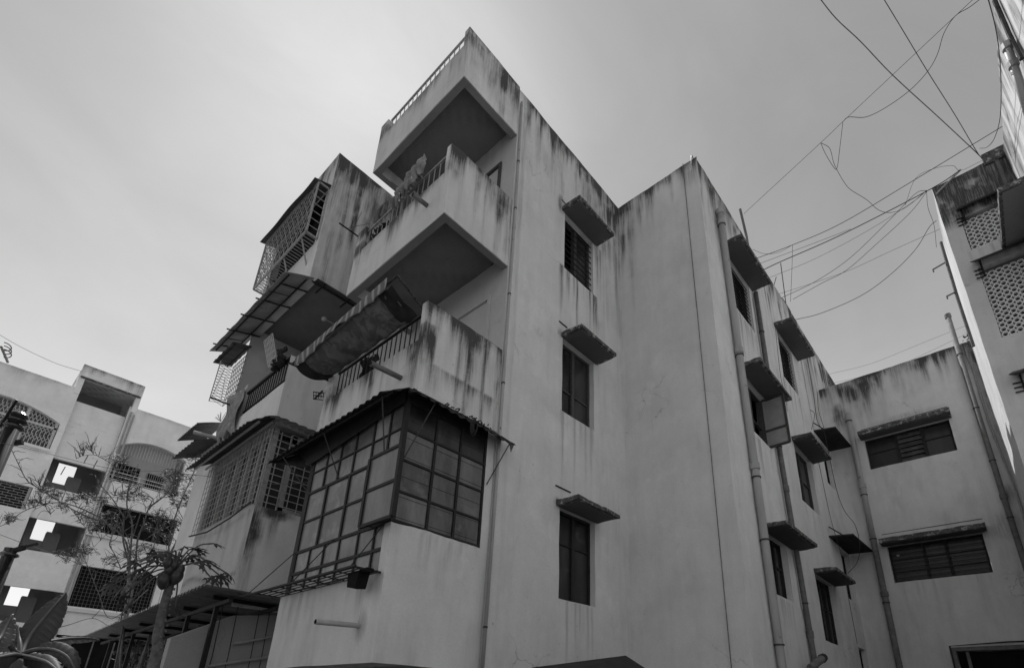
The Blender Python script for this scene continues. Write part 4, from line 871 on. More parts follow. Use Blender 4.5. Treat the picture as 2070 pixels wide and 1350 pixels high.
# ------------------------------------------------------------------ cloths, rods and small loose things on the balconies
def cloth_mat(name, c0, c1, kind):
    m, t, b = newmat(name)
    gp = t.nodes.new('ShaderNodeNewGeometry')
    if kind == 'floral':
        n = t.nodes.new('ShaderNodeTexNoise'); n.inputs['Scale'].default_value = 3; t.links.new(gp.outputs['Position'], n.inputs['Vector'])
        va = t.nodes.new('ShaderNodeVectorMath'); va.operation = 'MULTIPLY_ADD'; t.links.new(n.outputs['Color'], va.inputs[0]); va.inputs[1].default_value = (.35, .35, .35); t.links.new(gp.outputs['Position'], va.inputs[2])
        v = t.nodes.new('ShaderNodeTexVoronoi'); v.inputs['Scale'].default_value = 4.2; t.links.new(va.outputs[0], v.inputs['Vector'])
        v2 = t.nodes.new('ShaderNodeTexVoronoi'); v2.inputs['Scale'].default_value = 13; t.links.new(va.outputs[0], v2.inputs['Vector'])
        n3_ = t.nodes.new('ShaderNodeTexNoise'); n3_.inputs['Scale'].default_value = 6.5; n3_.inputs['Detail'].default_value = 3; n3_.inputs['Distortion'].default_value = 1.2; t.links.new(gp.outputs['Position'], n3_.inputs['Vector'])
        f = mrange(t, n3_.outputs['Fac'], .44, .56, 0, 1)
        f2_ = math2(t, 'MULTIPLY', mrange(t, v.outputs['Distance'], .10, .16, 1, 0), mrange(t, v2.outputs['Distance'], .12, .3, .2, 1))
        col = mixc(t, math2(t, 'MULTIPLY', f2_, .75), mixc(t, f, g(c0), g(c1)), g(.03))
    else:
        wv = t.nodes.new('ShaderNodeTexWave'); wv.bands_direction = 'Y'; wv.inputs['Scale'].default_value = 2.2; wv.inputs['Distortion'].default_value = 3.5; wv.inputs['Detail'].default_value = 2; wv.inputs['Detail Scale'].default_value = 1.5
        t.links.new(gp.outputs['Position'], wv.inputs['Vector'])
        col = mixc(t, mrange(t, wv.outputs['Fac'], .55, .95, 0, 1), g(c0), g(c1))
    t.links.new(col, b.inputs['Base Color']); b.inputs['Roughness'].default_value = .95; b.inputs['Specular IOR Level'].default_value = .05
    return m
M['floral'] = cloth_mat('floral_print_cloth', .20, .13, 'floral'); M['stripe'] = cloth_mat('striped_hem_cloth', .16, .36, 'stripe')
awn = thing('fabric_awning', 'printed cloth awning slung from a rod over the second-floor balcony rail', 'awning', (2.6, 4.95, 6.0))
ya, yb = 5.0, 7.36
rodz = lambda v: 6.60-.22*v; rodx = lambda v: 2.60-.06*v
def trough(u, v):                                              # u across from rod to rail, v along
    x = rodx(v)+.02+(3.04-rodx(v)-.02)*u; z0 = rodz(v)-.08; z1 = 6.31
    sag = (.02+.07*v**1.6)*math.sin(math.pi*min(1, u*1.02)**.9)+.012*math.sin(v*31+u*6)+.008*math.sin(v*57-u*9)
    return (x, ya+.08+(yb-ya-.2)*v+.0*u, z0*(1-u)+z1*u-sag)
MB().grid(trough, 16, 48).build('awning_cloth', M['floral'], awn, smooth=True, solid=.006)
def val(u, v):
    return (rodx(v)-.025+.012*math.sin(v*50)*u+.03*u*math.sin(v*9), ya+.06+(yb-ya-.12)*v-.06*u*math.sin(3*v), rodz(v)+.02-.15*u-.01*math.sin(v*23)*u)
MB().grid(val, 4, 60).build('awning_valance', M['stripe'], awn, smooth=True, solid=.006)
MB().grid(lambda u, v: trough(u, v*.13)+np.array((0, -.08+v*.0, -.015)), 12, 6).build('awning_end', M['clothd'], awn, solid=.005)
MB().grid(lambda u, v: trough(u, .93+v*.09)+np.array((0, .02, -.02)), 12, 6).build('awning_end', M['clothd'], awn, solid=.005)
q = MB().tube([(2.64, 4.93, 6.625), (rodx(1), 7.42, rodz(1))], .016, 8).tube([(2.64, 4.93, 6.63), (3.09, 4.95, 6.41)], .018, 8).tube([(2.46, 7.36, 6.32), (3.1, 7.3, 6.30)], .018, 8)
for k in range(8): c = np.array((2.66+k*.055, 4.93+.002*k, 6.62-k*.026)); q.tube([c+(0, 0, .016), c+(.03, 0, -.04)], .012, 5)
q.build('awning_rod', M['rust'], awn)
def drape(name, label, cat, y0, y1, zt, zb, x, mat, seed, amp=.045, top=None):
    rng = random.Random(seed); ph = [rng.uniform(0, 6.3) for _ in range(4)]
    def fn(u, v):
        y = y0+(y1-y0)*u; t_ = top(u) if top else zt
        z = t_+(zb-t_)*v+.05*math.sin(u*9+ph[0])*v
        return (x+amp*(math.sin(u*23+ph[1]+v*4)*.6+math.sin(u*47+ph[2]-v*7)*.5)*(.4+v)+.03*math.sin(v*9+u*5), y+.05*math.sin(v*8+ph[3]+u*6)*(.3+v), z+.05*math.sin(u*26+ph[0])*v)
    o = MB().grid(fn, 46, 18).build(name, M[mat], None, smooth=False, solid=.006, origin=(x, (y0+y1)/2, zb)); return setp(o, label, cat)
drape('hung_cloth', 'tall pale crumpled cloth standing up over the third-floor balcony rail', 'laundry', 5.44, 5.92, 9.7, 9.22, 3.04, 'cloth', 1, .05, lambda u: 9.82-.30*u if u > .12 else 9.6+1.8*u)
drape('hung_cloth', 'smaller grey cloth pegged on the third-floor rail just left of the tall pale one', 'laundry', 5.88, 6.18, 9.5, 9.14, 3.05, 'cloth', 2, .04, lambda u: 9.56-.12*u)
drape('hung_cloth', 'dark bundled cloth low behind the third-floor rail near its left end', 'laundry', 6.62, 7.0, 9.3, 9.0, 3.2, 'clothd', 3, .05)
for i, (x, y) in enumerate(((846, 339), (832, 359), (823, 371))):
    c = P(x, y, 'x', 3.02); o = MB().bar(c-(0, 0, .03), c+(0, 0, .03), .014).build('clothes_peg', M['chalk'], None, origin=c); setp(o, ('topmost', 'middle', 'lowest')[i]+' of three tiny pale pegs on the crumpled third-floor laundry', 'peg', 'pegs on the third-floor laundry')
drape('hung_cloth', 'dark cloth hanging behind the second-floor rail under the awning', 'laundry', 6.2, 6.55, 6.4, 5.9, 3.2, 'clothd', 4, .05)
# peeling cloth panel and rack on the far stack
drape('hung_cloth', 'pale peeling sheet hung on the outer corner of the far second-floor balcony', 'sheet', 10.4, 11.15, 7.35, 6.35, 2.80, 'cloth', 6, .03)
q = MB(); 
for k in range(7): q.bar((2.80, 8.95+k*.06, 7.25+k*.008), (2.62, 8.95+k*.06, 7.75), .010)
for k in range(6): t_ = k/5; q.bar((2.80-.18*t_, 8.95, 7.25+.5*t_), (2.80-.18*t_, 9.31, 7.29+.46*t_), .010)
o = q.build('drying_rack', M['chalk'], None, origin=(2.8, 8.95, 7.25)); setp(o, 'small white wire rack tilted above the far second-floor rail', 'rack')
drape('hung_cloth', 'dark bunched cloth on the far second-floor rail beside the wire rack', 'laundry', 8.75, 9.0, 7.5, 7.1, 2.8, 'clothd', 8, .05)
def rod(a, l, label, r=.016, wires=()):
    a = np.array(a, float); e = a-np.array((l, 0, 0)); m = MB().tube([a+(.08, 0, 0), e], r, 6)
    for t_, q_ in wires: m.tube([a+(e-a)*t_, (a+(e-a)*t_+np.array(q_))/2-np.array((0, 0, .06)), np.array(q_)+0.0], .004, 4) if False else m.tube([a+(e-a)*t_, q_], .004, 4)
    o = m.build('clothes_rod', M['dark'], None, origin=a); setp(o, label, 'rod', 'clothes rods sticking out of balconies'); return o
rod((3.1, 7.41, 9.40), .36, 'dark iron rod poking left from the third-floor balcony pier, fine wires behind', wires=((.35, (3.55, 8.54, 11.25)), (.6, (3.75, 8.54, 11.1))))
rod((2.84, 10.9, 7.1), .42, 'dark iron rod poking out left beyond the peeling sheet, two slack wires above', wires=((.95, (2.75, 11.9, 8.4)), (.55, (2.8, 11.9, 8.2))))
lamp = thing('hanging_bulb', 'small bulb on a rod under the dark soffit behind the cloth awning', 'lamp', (3.3, 8.9, 8.0))
c = P(655, 645, 'y', 9.0); q = MB().tube([c, P(683, 659, 'y', 9.0)], .010, 6); q.build('lamp_rod', M['lightmetal'], lamp)
MB().tube([c-(.0, 0, .05), c-(0, 0, .02), c+(0, 0, .02), c+(0, 0, .05)], [.02, .05, .05, .02], 10).build('bulb', M['pvc'], lamp, smooth=True)
q = MB()
for k in range(5): q.bar(P(634+k*5, 806-k*.5, 'y', 7.6), P(634+k*5, 793, 'y', 7.6), .008)
for z in (806, 799, 792): q.bar(P(633, z, 'y', 7.6), P(658, z+3, 'y', 7.6), .012)
q.bar(P(636, 806, 'y', 7.6), P(652, 790, 'y', 7.7), .02)
o = q.build('wire_basket', M['dark'], None, origin=P(645, 800, 'y', 7.6)); setp(o, 'dark wire basket fixed outside the gap between the two balcony stacks', 'basket')
c = P(714, 1168, 'x', 2.74)
o = MB().prism([c+np.array((0, .12, .07)), c+np.array((0, -.10, .07)), c+np.array((0, -.06, -.10)), c+np.array((0, .10, -.08))], (.12, 0, 0)).box(c[0]+.02, c[0]+.1, c[1]-.2, c[1]-.06, c[2]+.05, c[2]+.09).build('plastic_box', M['black'], None, origin=c); setp(o, 'black box hanging under the right end of the rod plant tray', 'box')
q = MB(); c = P(962, 852, 'y', 4.52)
for k in range(4):
    rr_ = .05+.012*k; q.tube([c+np.array((rr_*math.cos(t_)*.6, .012*k, rr_*1.5*math.sin(t_)-.06)) for t_ in np.linspace(0, 6.3, 14)], .006, 5)
o = q.build('cable_coil', M['cable'], None, origin=c); setp(o, 'loose coil of dark cable hanging at the edge of the black tin roof', 'cable coil')
m = MB()
for k in range(26):
    c = np.array((3.35+k*.03, 4.62+.05*random.random(), 4.98+.03*random.random())); m.tube([c, c+np.array((random.uniform(-.05, .05), random.uniform(-.05, .03), random.uniform(-.02, .05)))], .010, 4)
o = m.build('dead_leaves', M['clothd'], None, origin=(3.7, 4.6, 4.98)); setp(o, 'line of dry leaf litter lodged along the black tin roof', 'debris', kind=None)
fld = thing('flood_lamp', 'stubby flood lamp tilted upward low on the long facade beside the iron pipe', 'lamp', P(1640, 1345, 'y', 2.7))
MB().tube([P(1638, 1349, 'y', 2.66), P(1661, 1331, 'y', 2.6)], [.06, .065], 10).build('lamp_body', M['iron'], fld); MB().tube([P(1661, 1331, 'y', 2.6), P(1665, 1328, 'y', 2.59)], [.075, .07], 10).build('lamp_rim', M['dark'], fld)
MB().bar(P(1636, 1349, 'y', 2.85), P(1642, 1346, 'y', 2.66), .03).build('lamp_bracket', M['dark'], fld)

# ------------------------------------------------------------------ overhead cables
def smooth_path(pts, k=5):
    pts = [np.array(p, float) for p in pts]
    if len(pts) < 3: return pts
    out = []
    e = [2*pts[0]-pts[1]]+pts+[2*pts[-1]-pts[-2]]
    for i in range(1, len(e)-2):
        for j in range(k):
            t_ = j/k; a, b, c, d = e[i-1], e[i], e[i+1], e[i+2]
            out.append(.5*((2*b)+(c-a)*t_+(2*a-5*b+4*c-d)*t_**2+(3*b-a-3*c+d)*t_**3))
    out.append(pts[-1]); return out
def cable(px, d0, d1, r, label, mat='cable', group='overhead cables strung between the roofs', name='overhead_cable'):
    n = len(px); ls = [0]
    for a, b in zip(px[:-1], px[1:]): ls.append(ls[-1]+math.hypot(b[0]-a[0], b[1]-a[1]))
    pts = [D(x, y, d0+(d1-d0)*l/ls[-1]) for (x, y), l in zip(px, ls)]
    o = MB().tube(smooth_path(pts), r*.62, 5).build(name, M[mat], None, smooth=True, origin=pts[0]); setp(o, label, 'cable', group); return o
cable([(1505, 432), (1517, 420), (1659, 289), (1704, 246), (1850, 109), (1931, 33), (1990, -22)], 14.6, 13.4, .007, 'long straight thin cable rising from the vent pipe to the upper right corner')
cable([(1704, 246), (1716, 237), (1750, 237), (1790, 218), (1838, 184), (1875, 145), (1895, 110), (1908, 68), (1931, 33), (1960, 15), (1990, -8)], 14.1, 13.4, .009, 'wavy slack cable looping below the straight one at upper right')
cable([(1659, 289), (1668, 310), (1685, 338), (1692, 340), (1697, 305), (1704, 246)], 14.3, 14.1, .008, 'short hanging loop of cable in the middle of the right-hand sky')
cable([(1659, 289), (1677, 300), (1684, 325), (1690, 340), (1706, 368), (1720, 384), (1752, 404), (1775, 424), (1800, 430), (1832, 419), (1873, 385)], 14.3, 15.6, .008, 'slack cable falling from the loop to the mould-blackened roof corner')
cable([(1650, -12), (1690, 38), (1740, 85), (1805, 153), (1900, 240), (1975, 310), (1985, 321)], 13.0, 15.4, .014, 'left of two thick twisted cables dropping to the blackened parapet', 'iron')
cable([(1780, -12), (1825, 62), (1875, 145), (1930, 232), (1972, 303), (1985, 321)], 13.2, 15.4, .012, 'right of two thick twisted cables dropping to the blackened parapet', 'iron')
cable([(1980, 300), (1995, 298), (2010, 280), (2022, 235), (2023, 150), (2015, 70), (1998, 0), (1990, -20)], 15.3, 9.5, .010, 'loose cable hanging down along the sunlit wall edge at upper right')
cable([(1530, 522), (1600, 496), (1700, 452), (1850, 363), (2026, 256)], 14.2, 14.5, .011, 'upper dark cable crossing from the long facade to the sunlit wall')
cable([(1542, 546), (1580, 528), (1700, 475), (1880, 383), (1940, 345)], 14.2, 15.6, .016, 'thickest dark cable running to the corner of the blackened parapet')
cable([(1538, 532), (1650, 490), (1720, 463)], 14.2, 14.9, .007, 'thin cable joining the thickest one from the left')
cable([(1556, 561), (1650, 522), (1760, 463), (1850, 405), (1873, 385)], 14.4, 15.6, .006, 'faint straight cable just below the thickest one')
cable([(1578, 603), (1650, 568), (1720, 520), (1800, 443), (1850, 392), (1873, 385)], 14.4, 15.6, .009, 'upper of two curved cables fanning down from the parapet corner')
cable([(1603, 605), (1660, 573), (1710, 547), (1770, 495), (1840, 430), (1875, 385)], 14.6, 15.6, .009, 'lower of two curved cables fanning down from the parapet corner')
cable([(1575, 594), (1650, 570), (1720, 545), (1800, 508), (1900, 463)], 14.4, 15.6, .006, 'faint straight cable below the curved fan')
cable([(1608, 646), (1660, 633), (1740, 598), (1800, 555), (1850, 505), (1878, 460), (1893, 446)], 14.8, 15.6, .011, 'lowest dark cable sagging to a hook on the blackened block')
cable([(1521, 504), (1545, 513), (1575, 510), (1602, 495)], 14.0, 14.2, .006, 'short slack cable by the roof edge at the first shade')
cable([(1602, 495), (1601, 540), (1598, 610)], 14.2, 14.6, .007, 'vertical drop wire beside the roof mast')
cable([(1672, 757), (1760, 735), (1860, 695), (1960, 655)], 24, 24, .008, 'upper of two faint distant wires above the low wing', 'iron')
cable([(1680, 775), (1800, 745), (1960, 672)], 24, 24, .008, 'lower of two faint distant wires above the low wing', 'iron')
cable([(1873, 386), (1876, 420), (1888, 455), (1893, 500)], 15.6, 15.6, .007, 'cable running down the pale edge of the blackened block')
cable([(1830, 415), (1850, 362), (1885, 342), (1925, 335), (1942, 345), (1985, 325)], 15.3, 15.4, .006, 'looping wire lying over the blackened parapet top')
G2 = 'cables running down the facades'
cable([(1632, 725), (1645, 800), (1652, 850), (1665, 872), (1672, 900), (1690, 985), (1706, 1030), (1728, 1060), (1738, 1100), (1733, 1135), (1714, 1158)], 14.9, 14.0, .011, 'long dark cable snaking down past the corner shades of the wing', group=G2, name='wall_cable')
cable([(1652, 792), (1655, 830), (1666, 866)], 15.0, 14.9, .010, 'dark cable dropping beside the junction of facade and wing', group=G2, name='wall_cable')
cable([(1637, 828), (1646, 835), (1645, 850), (1640, 868)], 14.4, 14.3, .010, 'curled loose cable end above the second shade of the long facade', group=G2, name='wall_cable')
cable([(1597, 880), (1603, 945), (1618, 1030), (1632, 1080), (1650, 1110), (1661, 1135)], 13.4, 13.3, .009, 'thin wall cable between the two window columns of the long facade', group=G2, name='wall_cable')
cable([(1567, 660), (1578, 760), (1588, 800), (1595, 870)], 13.6, 13.4, .008, 'thin wall cable beside the upper windows of the long facade', group=G2, name='wall_cable')
cable([(1655, 935), (1680, 1050), (1700, 1120), (1712, 1190), (1733, 1300)], 14.2, 13.9, .009, 'straight thin cable down the corner of the long facade near the wing', group=G2, name='wall_cable')
for i, (x0, y0, x1, y1) in enumerate(((1130, 655, 1133, 700), )): pass
cable([(-10, 671), (40, 700), (110, 733), (164, 750)], 33, 33, .016, 'thin wire slung across the sky to the stair tower at far left', 'iron')
cable([(-10, 893), (60, 907), (215, 945), (330, 953), (470, 968), (560, 978), (640, 973)], 10.9, 8.3, .006, 'thin wire crossing in front of the far-left block to the caged bay window', 'iron')
cable([(-10, 1076), (40, 1095), (150, 1135), (210, 1160), (250, 1170)], 11, 13, .007, 'low thin wire crossing in front of the far-left stair landings', 'iron')

# ------------------------------------------------------------------ service poles at the far left
def pole(px, dist, ztop, label, disks, arms, r=.085):
    b = D(*px, dist); t = thing('service_pole', label, 'pole', (b[0], b[1], 0), 'service poles at the far left')
    MB().tube([(b[0], b[1], 0), (b[0], b[1], ztop)], [r*1.15, r], 12).build('pole_shaft', M['dark'], t, smooth=True)
    for z, rr_ in disks: MB().tube([(b[0], b[1], z-.05), (b[0], b[1], z-.01), (b[0], b[1], z+.01), (b[0], b[1], z+.05)], [r*.8, rr_, rr_, r*.9], 16).build('insulator', M['ceramic'], t, smooth=False)
    for p0, p1, k in arms: MB().bar(D(*p0, dist), D(*p1, dist-.1), k).build('pole_arm', M['dark'], t)
    return t
bz = D(30, 845, 11)[2]
pole((24, 868), 11, bz+.06, 'dark service pole with stacked ring insulators and a short arm before the arched window', ((bz-.02, .14), (bz+.07, .12), (bz-.12, .13)), (((2, 899), (46, 893), .06), ((0, 862), (34, 808), .03)))
bz2 = D(20, 1110, 11.5)[2]
pole((20, 1115), 11.5, bz2+.02, 'shorter dark pole with a bracket arm before the stair landings', ((bz2-.08, .12),), (((16, 1116), (50, 1106), .06), ((48, 1105), (76, 1099), .03)), .075)

# ------------------------------------------------------------------ plants
def leafcard(m, c, l, wd, dirv, nrm):
    d = Vector(dirv).normalized(); n = Vector(nrm); s_ = d.cross(n)
    if s_.length < 1e-3: s_ = d.orthogonal()
    s_.normalize(); c = Vector([float(q) for q in c])
    m.add([c, c+d*l*.5+s_*wd*.5, c+d*l, c+d*l*.5-s_*wd*.5], [(0, 1, 2, 3)])
rnd = random.Random(11)
rv = lambda: Vector((rnd.gauss(0, 1), rnd.gauss(0, 1), rnd.gauss(0, 1))).normalized()
# papaya
pap = thing('papaya_tree', 'slim papaya tree with dark fruits and ragged palmate leaves in front of the shed', 'tree', (1.72, 6.8, 0))
top = D(350, 1162, 7)
tp = [np.array((1.76, 6.86, 0)), D(310, 1350, 7), D(318, 1290, 7), D(331, 1225, 7), top, top+np.array((0, 0, .10))]
MB().tube(smooth_path(tp), [.056]*5+[.053-.0011*k for k in range(16)]+[.03]*5, 12).build('trunk', M['bark'], pap, smooth=True)
sc_ = MB()
for k in range(46):                                            # leaf scars
    t_ = k/46; q = tp[1]+(top-tp[1])*t_; a = k*2.4; c = q+np.array((math.cos(a), math.sin(a), 0))*(.049-.016*t_)
    sc_.tube([c-np.array((0, 0, .012)), c+np.array((0, 0, .012))], .013, 5)
sc_.build('leaf_scar', M['bark'], pap)
for (x, y, s_, tx) in ((331, 1172, 1.15, .3), (357, 1164, 1.1, -.3), (342, 1152, .8, .1), (364, 1152, .75, -.4), (340, 1138, .85, .5), (352, 1142, .7, 0)):
    c = D(x, y, 6.92); m = MB(); n = 10
    pts = [c+np.array((tx*.05*(k/n-.5), 0, (.5-k/n)*.17*s_)) for k in range(n+1)]
    m.tube(pts, [max(.006, .055*s_*math.sin(math.pi*min(1, (k/n)*.92+.05))**.65) for k in range(n+1)], 12).build('fruit', M['fruit'], pap, smooth=True)
def palmate(m, c, size, dirv, up):
    d = Vector(dirv).normalized(); n = Vector(up).normalized(); s_ = d.cross(n).normalized(); n = s_.cross(d)
    c = Vector([float(q) for q in c])
    for k in range(7):
        a = (k-3)*.62; l = size*(1-.10*abs(k-3)); dd = (d*math.cos(a)+s_*math.sin(a)); ss_ = (s_*math.cos(a)-d*math.sin(a))
        b = c; pr_ = [(0, .02), (.3, .10), (.5, .07), (.62, .17), (.75, .08), (1, 0)]
        L1 = [b+dd*l*t_+ss_*size*w_ - n*l*.35*t_*t_ for t_, w_ in pr_]; L2 = [b+dd*l*t_-ss_*size*w_ - n*l*.35*t_*t_ for t_, w_ in pr_]
        mid = [b+dd*l*t_+n*size*.02 - n*l*.35*t_*t_ for t_, w_ in pr_]
        o_ = len(pr_)
        m.add(L1+mid+L2, [(i, i+1, o_+i+1, o_+i) for i in range(o_-1)]+[(o_+i, o_+i+1, 2*o_+i+1, 2*o_+i) for i in range(o_-1)])
for (x, y, dd, s_) in ((432, 1098, 7.0, .16), (398, 1112, 7.1, .16), (415, 1132, 6.8, .18), (408, 1140, 7.0, .18), (445, 1163, 6.9, .2), (428, 1168, 6.7, .17), (462, 1160, 6.8, .16), (385, 1125, 7.2, .15), (360, 1122, 7.2, .2), (345, 1118, 6.6, .2), (375, 1105, 7.3, .14),
                       (300, 1128, 6.9, .17), (272, 1135, 7.1, .18), (240, 1160, 7.0, .2), (228, 1182, 6.9, .19), (262, 1178, 6.8, .22), (283, 1150, 7.0, .18), (248, 1205, 6.9, .2), (256, 1225, 6.8, .18), (300, 1160, 7.2, .15), (318, 1120, 7.1, .16), (354, 1230, 6.95, .14)):
    e = D(x, y, dd); cr_ = top+np.array((0, 0, .08)); mid = (e+cr_)/2+np.array((0, 0, .10))
    pet = MB().tube(smooth_path([cr_, mid, e]), .008, 5).build('leaf_stalk', M['leaf_l'], pap)
    m = MB(); dv = Vector(tuple(e-cr_)); dv.z -= .25
    palmate(m, e, s_*rnd.uniform(.75, 1.05), dv+rv()*.15, Vector((0, 0, 1))+rv()*.45); m.build('leaf', M['leaf'], pap)
# sparse drumstick-like tree
bt = thing('bare_tree', 'thin many-stemmed tree with sparse feathery leaves before the far-left block', 'tree', (3.3, 14.0, 0))
stems = [([(270, 1180), (277, 1097), (290, 1060), (300, 1028), (308, 1012)], 14.2, .045), ([(300, 1030), (308, 1020), (325, 1008), (338, 996), (350, 975), (356, 952)], 14.2, .028),
 ([(258, 1180), (265, 1097), (267, 1055), (257, 1025), (258, 996), (263, 972)], 14, .040), ([(262, 1180), (249, 1092), (250, 1048), (243, 1033), (225, 1005), (209, 987), (200, 976)], 13.6, .032),
 ([(330, 1190), (340, 1130), (355, 1098), (375, 1057), (400, 1008), (410, 990)], 14.6, .050), ([(338, 1190), (364, 1098), (385, 1055), (398, 1020), (404, 1000)], 14.8, .028), ([(335, 1190), (342, 1091), (354, 1045), (373, 996), (391, 956), (396, 925)], 14.9, .038),
 ([(262, 1120), (249, 1085), (212, 1055), (192, 1050), (148, 1030), (83, 989), (55, 971), (36, 935), (22, 906)], 13.2, .026), ([(232, 1075), (200, 1045), (141, 1019), (102, 1016), (75, 1022), (44, 1035), (12, 1058), (-10, 1066)], 13.0, .020),
 ([(243, 975), (240, 965), (231, 943), (205, 925), (190, 919), (167, 921), (154, 927)], 13.4, .014), ([(167, 921), (166, 910), (160, 902)], 13.4, .008), ([(190, 919), (184, 910), (184, 906)], 13.4, .006),
 ([(300, 1190), (226, 1250), (200, 1200), (180, 1150), (166, 1120), (150, 1090)], 13.5, .014), ([(256, 1150), (262, 1100), (240, 1060), (215, 1080), (190, 1105)], 13.6, .014), ([(110, 1270), (140, 1262), (186, 1249), (215, 1262), (238, 1280)], 12.6, .012), ([(186, 1249), (200, 1235), (212, 1222)], 12.6, .010),
 ([(300, 1085), (325, 1070), (340, 1050), (330, 1030)], 14.3, .012), ([(375, 1057), (360, 1030), (350, 1010), (338, 1000)], 14.5, .014), ([(258, 996), (240, 1000), (228, 1003)], 14, .010), ([(148, 1030), (160, 1050), (168, 1060), (190, 1085)], 13.1, .010), ([(83, 989), (78, 975), (70, 968)], 13, .008), ([(83, 1005), (80, 1015), (85, 1020), (100, 1030), (103, 1045)], 13, .007),
 ([(285, 1180), (300, 1130), (312, 1100), (322, 1065), (324, 1050)], 14.5, .02), ([(245, 1150), (232, 1120), (221, 1100), (228, 1080)], 13.7, .016)]
for px, dd, r_ in stems:
    pts = [D(x, y, dd) for x, y in px]
    if r_ >= .028 and px[0][1] > 1170: g0 = np.array((3.3+rnd.uniform(-.2, .2), 14.0+rnd.uniform(-.2, .2), 0)); pts = [g0, (g0+pts[0])/2]+pts
    pts = smooth_path(pts); n = len(pts)
    MB().tube(pts, [.62*r_*(1-.72*k/n) for k in range(n)], 7).build('branch', M['twig'], bt, smooth=True)
tw = MB()                                                     # fine crooked twigs
for px, dd, r_ in stems:
    for k in range(max(4, int(len(px)*3.2))):
        i = rnd.randrange(len(px)-1); f_ = rnd.random(); x = px[i][0]+(px[i+1][0]-px[i][0])*f_; y = px[i][1]+(px[i+1][1]-px[i][1])*f_
        if y > 1180: continue
        a = rnd.uniform(-2.9, -.2); ln_ = rnd.uniform(12, 42); q = [(x, y)]
        for j in range(5): a += rnd.uniform(-.55, .6); x += math.cos(a)*ln_/5; y += math.sin(a)*ln_/5; q.append((x, y))
        pp = [D(u_, v_, dd+.08*j*rnd.uniform(-1, 1)) for j, (u_, v_) in enumerate(q)]
        tw.tube(pp, [.007, .006, .006, .005, .004, .003], 4, False)
tw.build('twigs', M['twig'], bt)['kind'] = 'stuff'
cl = [(255, 1000, 18, 1), (272, 985, 20, 1), (345, 960, 22, 0), (350, 985, 24, 1), (385, 918, 18, 0), (392, 1000, 26, 0), (396, 1045, 20, 0), (365, 1010, 22, 0), (215, 1047, 24, 1), (175, 1040, 16, 1), (112, 997, 14, 0), (150, 1005, 16, 0), (182, 1002, 18, 0), (88, 985, 12, 0), (68, 1012, 9, 0), (22, 1045, 13, 0), (140, 1120, 24, 0), (175, 1112, 20, 0), (190, 1062, 16, 0), (236, 922, 9, 2), (181, 903, 8, 2), (300, 1062, 12, 0), (320, 1042, 18, 0), (332, 1082, 20, 0), (245, 928, 14, 0), (208, 1010, 14, 0), (130, 1022, 10, 0), (372, 960, 18, 0), (404, 965, 16, 0), (300, 1110, 20, 0), (270, 1120, 18, 0), (225, 1130, 16, 0), (410, 1040, 14, 0), (355, 1060, 18, 0), (290, 1000, 12, 0)]
for kind, mat in ((0, 'leaf'), (1, 'leaf_l'), (2, 'chalk')):
    m = MB()
    for x, y, r_, kd in cl:
        for _ in range(int(r_*2.3)):
            kk = kd if rnd.random() < .6 else 0
            if kd == 2: kk = 2
            a = rnd.uniform(0, 6.28); q = r_*math.sqrt(rnd.random()); c = Vector(D(x+q*math.cos(a), y+q*.7*math.sin(a), 14+rnd.uniform(-.5, .5)))
            ax = Vector((rnd.uniform(-1, 1), rnd.uniform(-1, 1), rnd.uniform(-.9, .15))).normalized(); sd2 = ax.cross(Vector((0, 0, 1))).normalized()
            if kk != kind: continue
            n = rnd.randint(3, 5)
            for j in range(n):                                 # small feathery frond
                for sg in (1, -1): leafcard(m, c+ax*(.028*j), .036, .017, ax*.4+sd2*sg+Vector((0, 0, -.3)), rv()+Vector((0, 0, 1)))
            if rnd.random() < .5: m.tube([c-ax*.08, c+ax*.03*n], .003, 3)
    if m.v: m.build('crown', M[mat], bt)['kind'] = 'stuff'
for (x, y) in ((178, 920), (197, 930), (132, 943)):
    a = D(x, y, 13.4); MB().tube([a, a-np.array((0.02, 0, .17))], .008, 5).build('seed_pod', M['twig'], bt)
# leafy climber seen below the shed
m = MB()
for _ in range(420):
    x, y = rnd.gauss(278, 22), rnd.gauss(1300, 30)
    c = D(x, y, 17+rnd.uniform(-.8, .8)); leafcard(m, c, .13, .09, rv()+Vector((0, 0, -.6)), rv()+Vector((0, -1, .5)))
cb = D(278, 1300, 17); bu = thing('climbing_plant', 'leafy dark climber behind the papaya trunk, seen below the shed roof', 'plant', (cb[0], cb[1], 0))
m.build('foliage', M['leaf'], bu)
q = MB()
for k in range(7): a = D(262+k*6, 1340, 17); q.tube([(a[0], a[1], 0), a, D(270+k*5, 1290+k*3, 17)], .012, 5)
q.build('stem', M['twig'], bu)
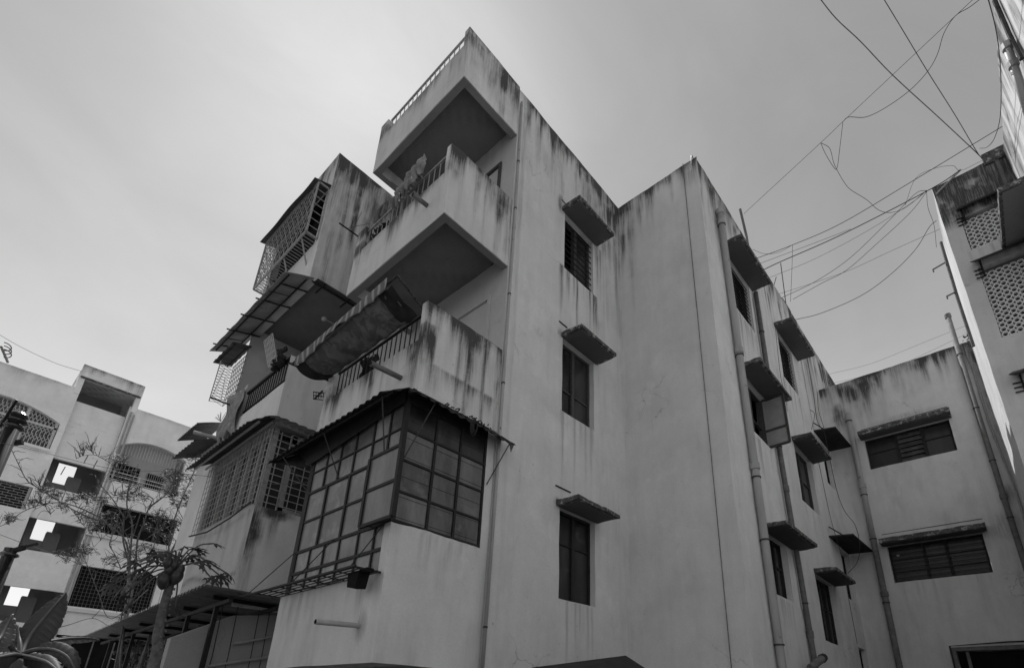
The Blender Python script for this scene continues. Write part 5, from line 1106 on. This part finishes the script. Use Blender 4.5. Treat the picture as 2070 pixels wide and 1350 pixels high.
# banana plant
bn = thing('banana_plant', 'banana plant with broad torn leaves in the lower left corner', 'plant', D(42, 1322, 5.5)*np.array((1, 1, 0)))
crn = D(43, 1322, 5.5)
MB().tube([(crn[0], crn[1], 0), crn-np.array((0, 0, .3)), crn], [.11, .09, .05], 12).build('pseudostem', M['leaf_l'], bn, smooth=True)
def banana(px, dists, wl, wr, seed, mat='ban', droop=.3, stalk=.18):
    n = len(px); pts = smooth_path([D(x, y, dists[0]+(dists[1]-dists[0])*i/(n-1)) for i, (x, y) in enumerate(px)], 8); N = len(pts); m = MB(); rr2 = random.Random(seed)
    cols = []
    for i, p_ in enumerate(pts):
        t_ = i/(N-1); tg = Vector(tuple(pts[min(i+1, N-1)]-pts[max(i-1, 0)])).normalized()
        view = Vector(tuple(p_-CAM)).normalized(); s_ = tg.cross(view).normalized(); nn = s_.cross(tg).normalized()
        k = 0 if t_ < stalk else math.sin(math.pi*min(1, (t_-stalk)/(1-stalk))**.75)**.6
        tear = 1-.16*rr2.random() if rr2.random() < .35 else 1
        row = []
        for j in range(-5, 6):
            u = j/5; w_ = (wr if u > 0 else wl)*k*tear; p3 = Vector(tuple(p_))+s_*u*w_+nn*(.25*abs(u)**1.5*w_)*(1 if u > 0 else .6)+Vector((0, 0, -droop*abs(u)**2*w_))+nn*.012*math.sin(i*2.1+u*3)*abs(u)
            row.append(p3)
        cols.append(row)
    m.add([p_ for r_ in cols for p_ in r_], [(i*11+j, i*11+j+1, (i+1)*11+j+1, (i+1)*11+j) for i in range(N-1) for j in range(10) if pts is not None and math.hypot(*(cols[i][10]-cols[i][0]).xy) > -1])
    o = m.build('banana_leaf', M[mat], bn, smooth=True)
    MB().tube(pts, [.016*(1-.8*i/N)+.003 for i in range(N)], 6).build('midrib', M['leaf_l'], o, smooth=True)
banana([(43, 1322), (52, 1300), (70, 1272), (94, 1243), (115, 1218), (133, 1198)], (5.5, 5.9), .12, .085, 1, stalk=.12)
banana([(43, 1322), (66, 1308), (96, 1297), (138, 1290), (176, 1289), (200, 1293)], (5.5, 6.2), .03, .05, 2, 'leaf_l', .6, .3)
banana([(43, 1323), (65, 1314), (90, 1311), (113, 1314), (136, 1327), (152, 1352)], (5.4, 4.8), .05, .11, 3, 'ban', .5, .25)
banana([(42, 1322), (30, 1316), (20, 1304), (8, 1296), (-8, 1292)], (5.5, 5.3), .03, .05, 4, 'ban', .3, .3)
banana([(41, 1321), (40, 1300), (38, 1284), (35, 1262)], (5.5, 5.7), .03, .09, 5, 'ban', .1, .45)
banana([(-14, 1300), (0, 1288), (12, 1265), (26, 1241)], (5.0, 5.2), .07, .05, 6, 'leaf_l', .2, .05)
banana([(43, 1325), (30, 1322), (10, 1325), (-14, 1330)], (5.3, 4.7), .05, .12, 7, 'ban', .6, .05)
banana([(43, 1325), (70, 1330), (95, 1338), (118, 1356)], (5.3, 4.7), .05, .10, 8, 'ban', .6, .05)
# tuft of weed on the wing parapet and twigs on the far awning
m = MB(); c = P(1958, 683, 'x', 15.1)
for _ in range(40): leafcard(m, c+np.array((rnd.gauss(0, .05), rnd.gauss(0, .05), rnd.gauss(0, .09))), .07, .04, rv(), rv())
o = m.build('weed_tuft', M['leaf'], None, origin=c); setp(o, 'small weed growing at the right end of the low wing parapet', 'weed')
m = MB(); c = P(446, 852, 'y', 11.3)
for _ in range(14): v_ = rv()*.22; m.tube([c, c+np.array((v_.x*.5, v_.y, abs(v_.z)))], .004, 3)
o = m.build('dry_twigs', M['twig'], None, origin=c); setp(o, 'wisp of dry twigs sticking out below the peeling sheet', 'twigs')
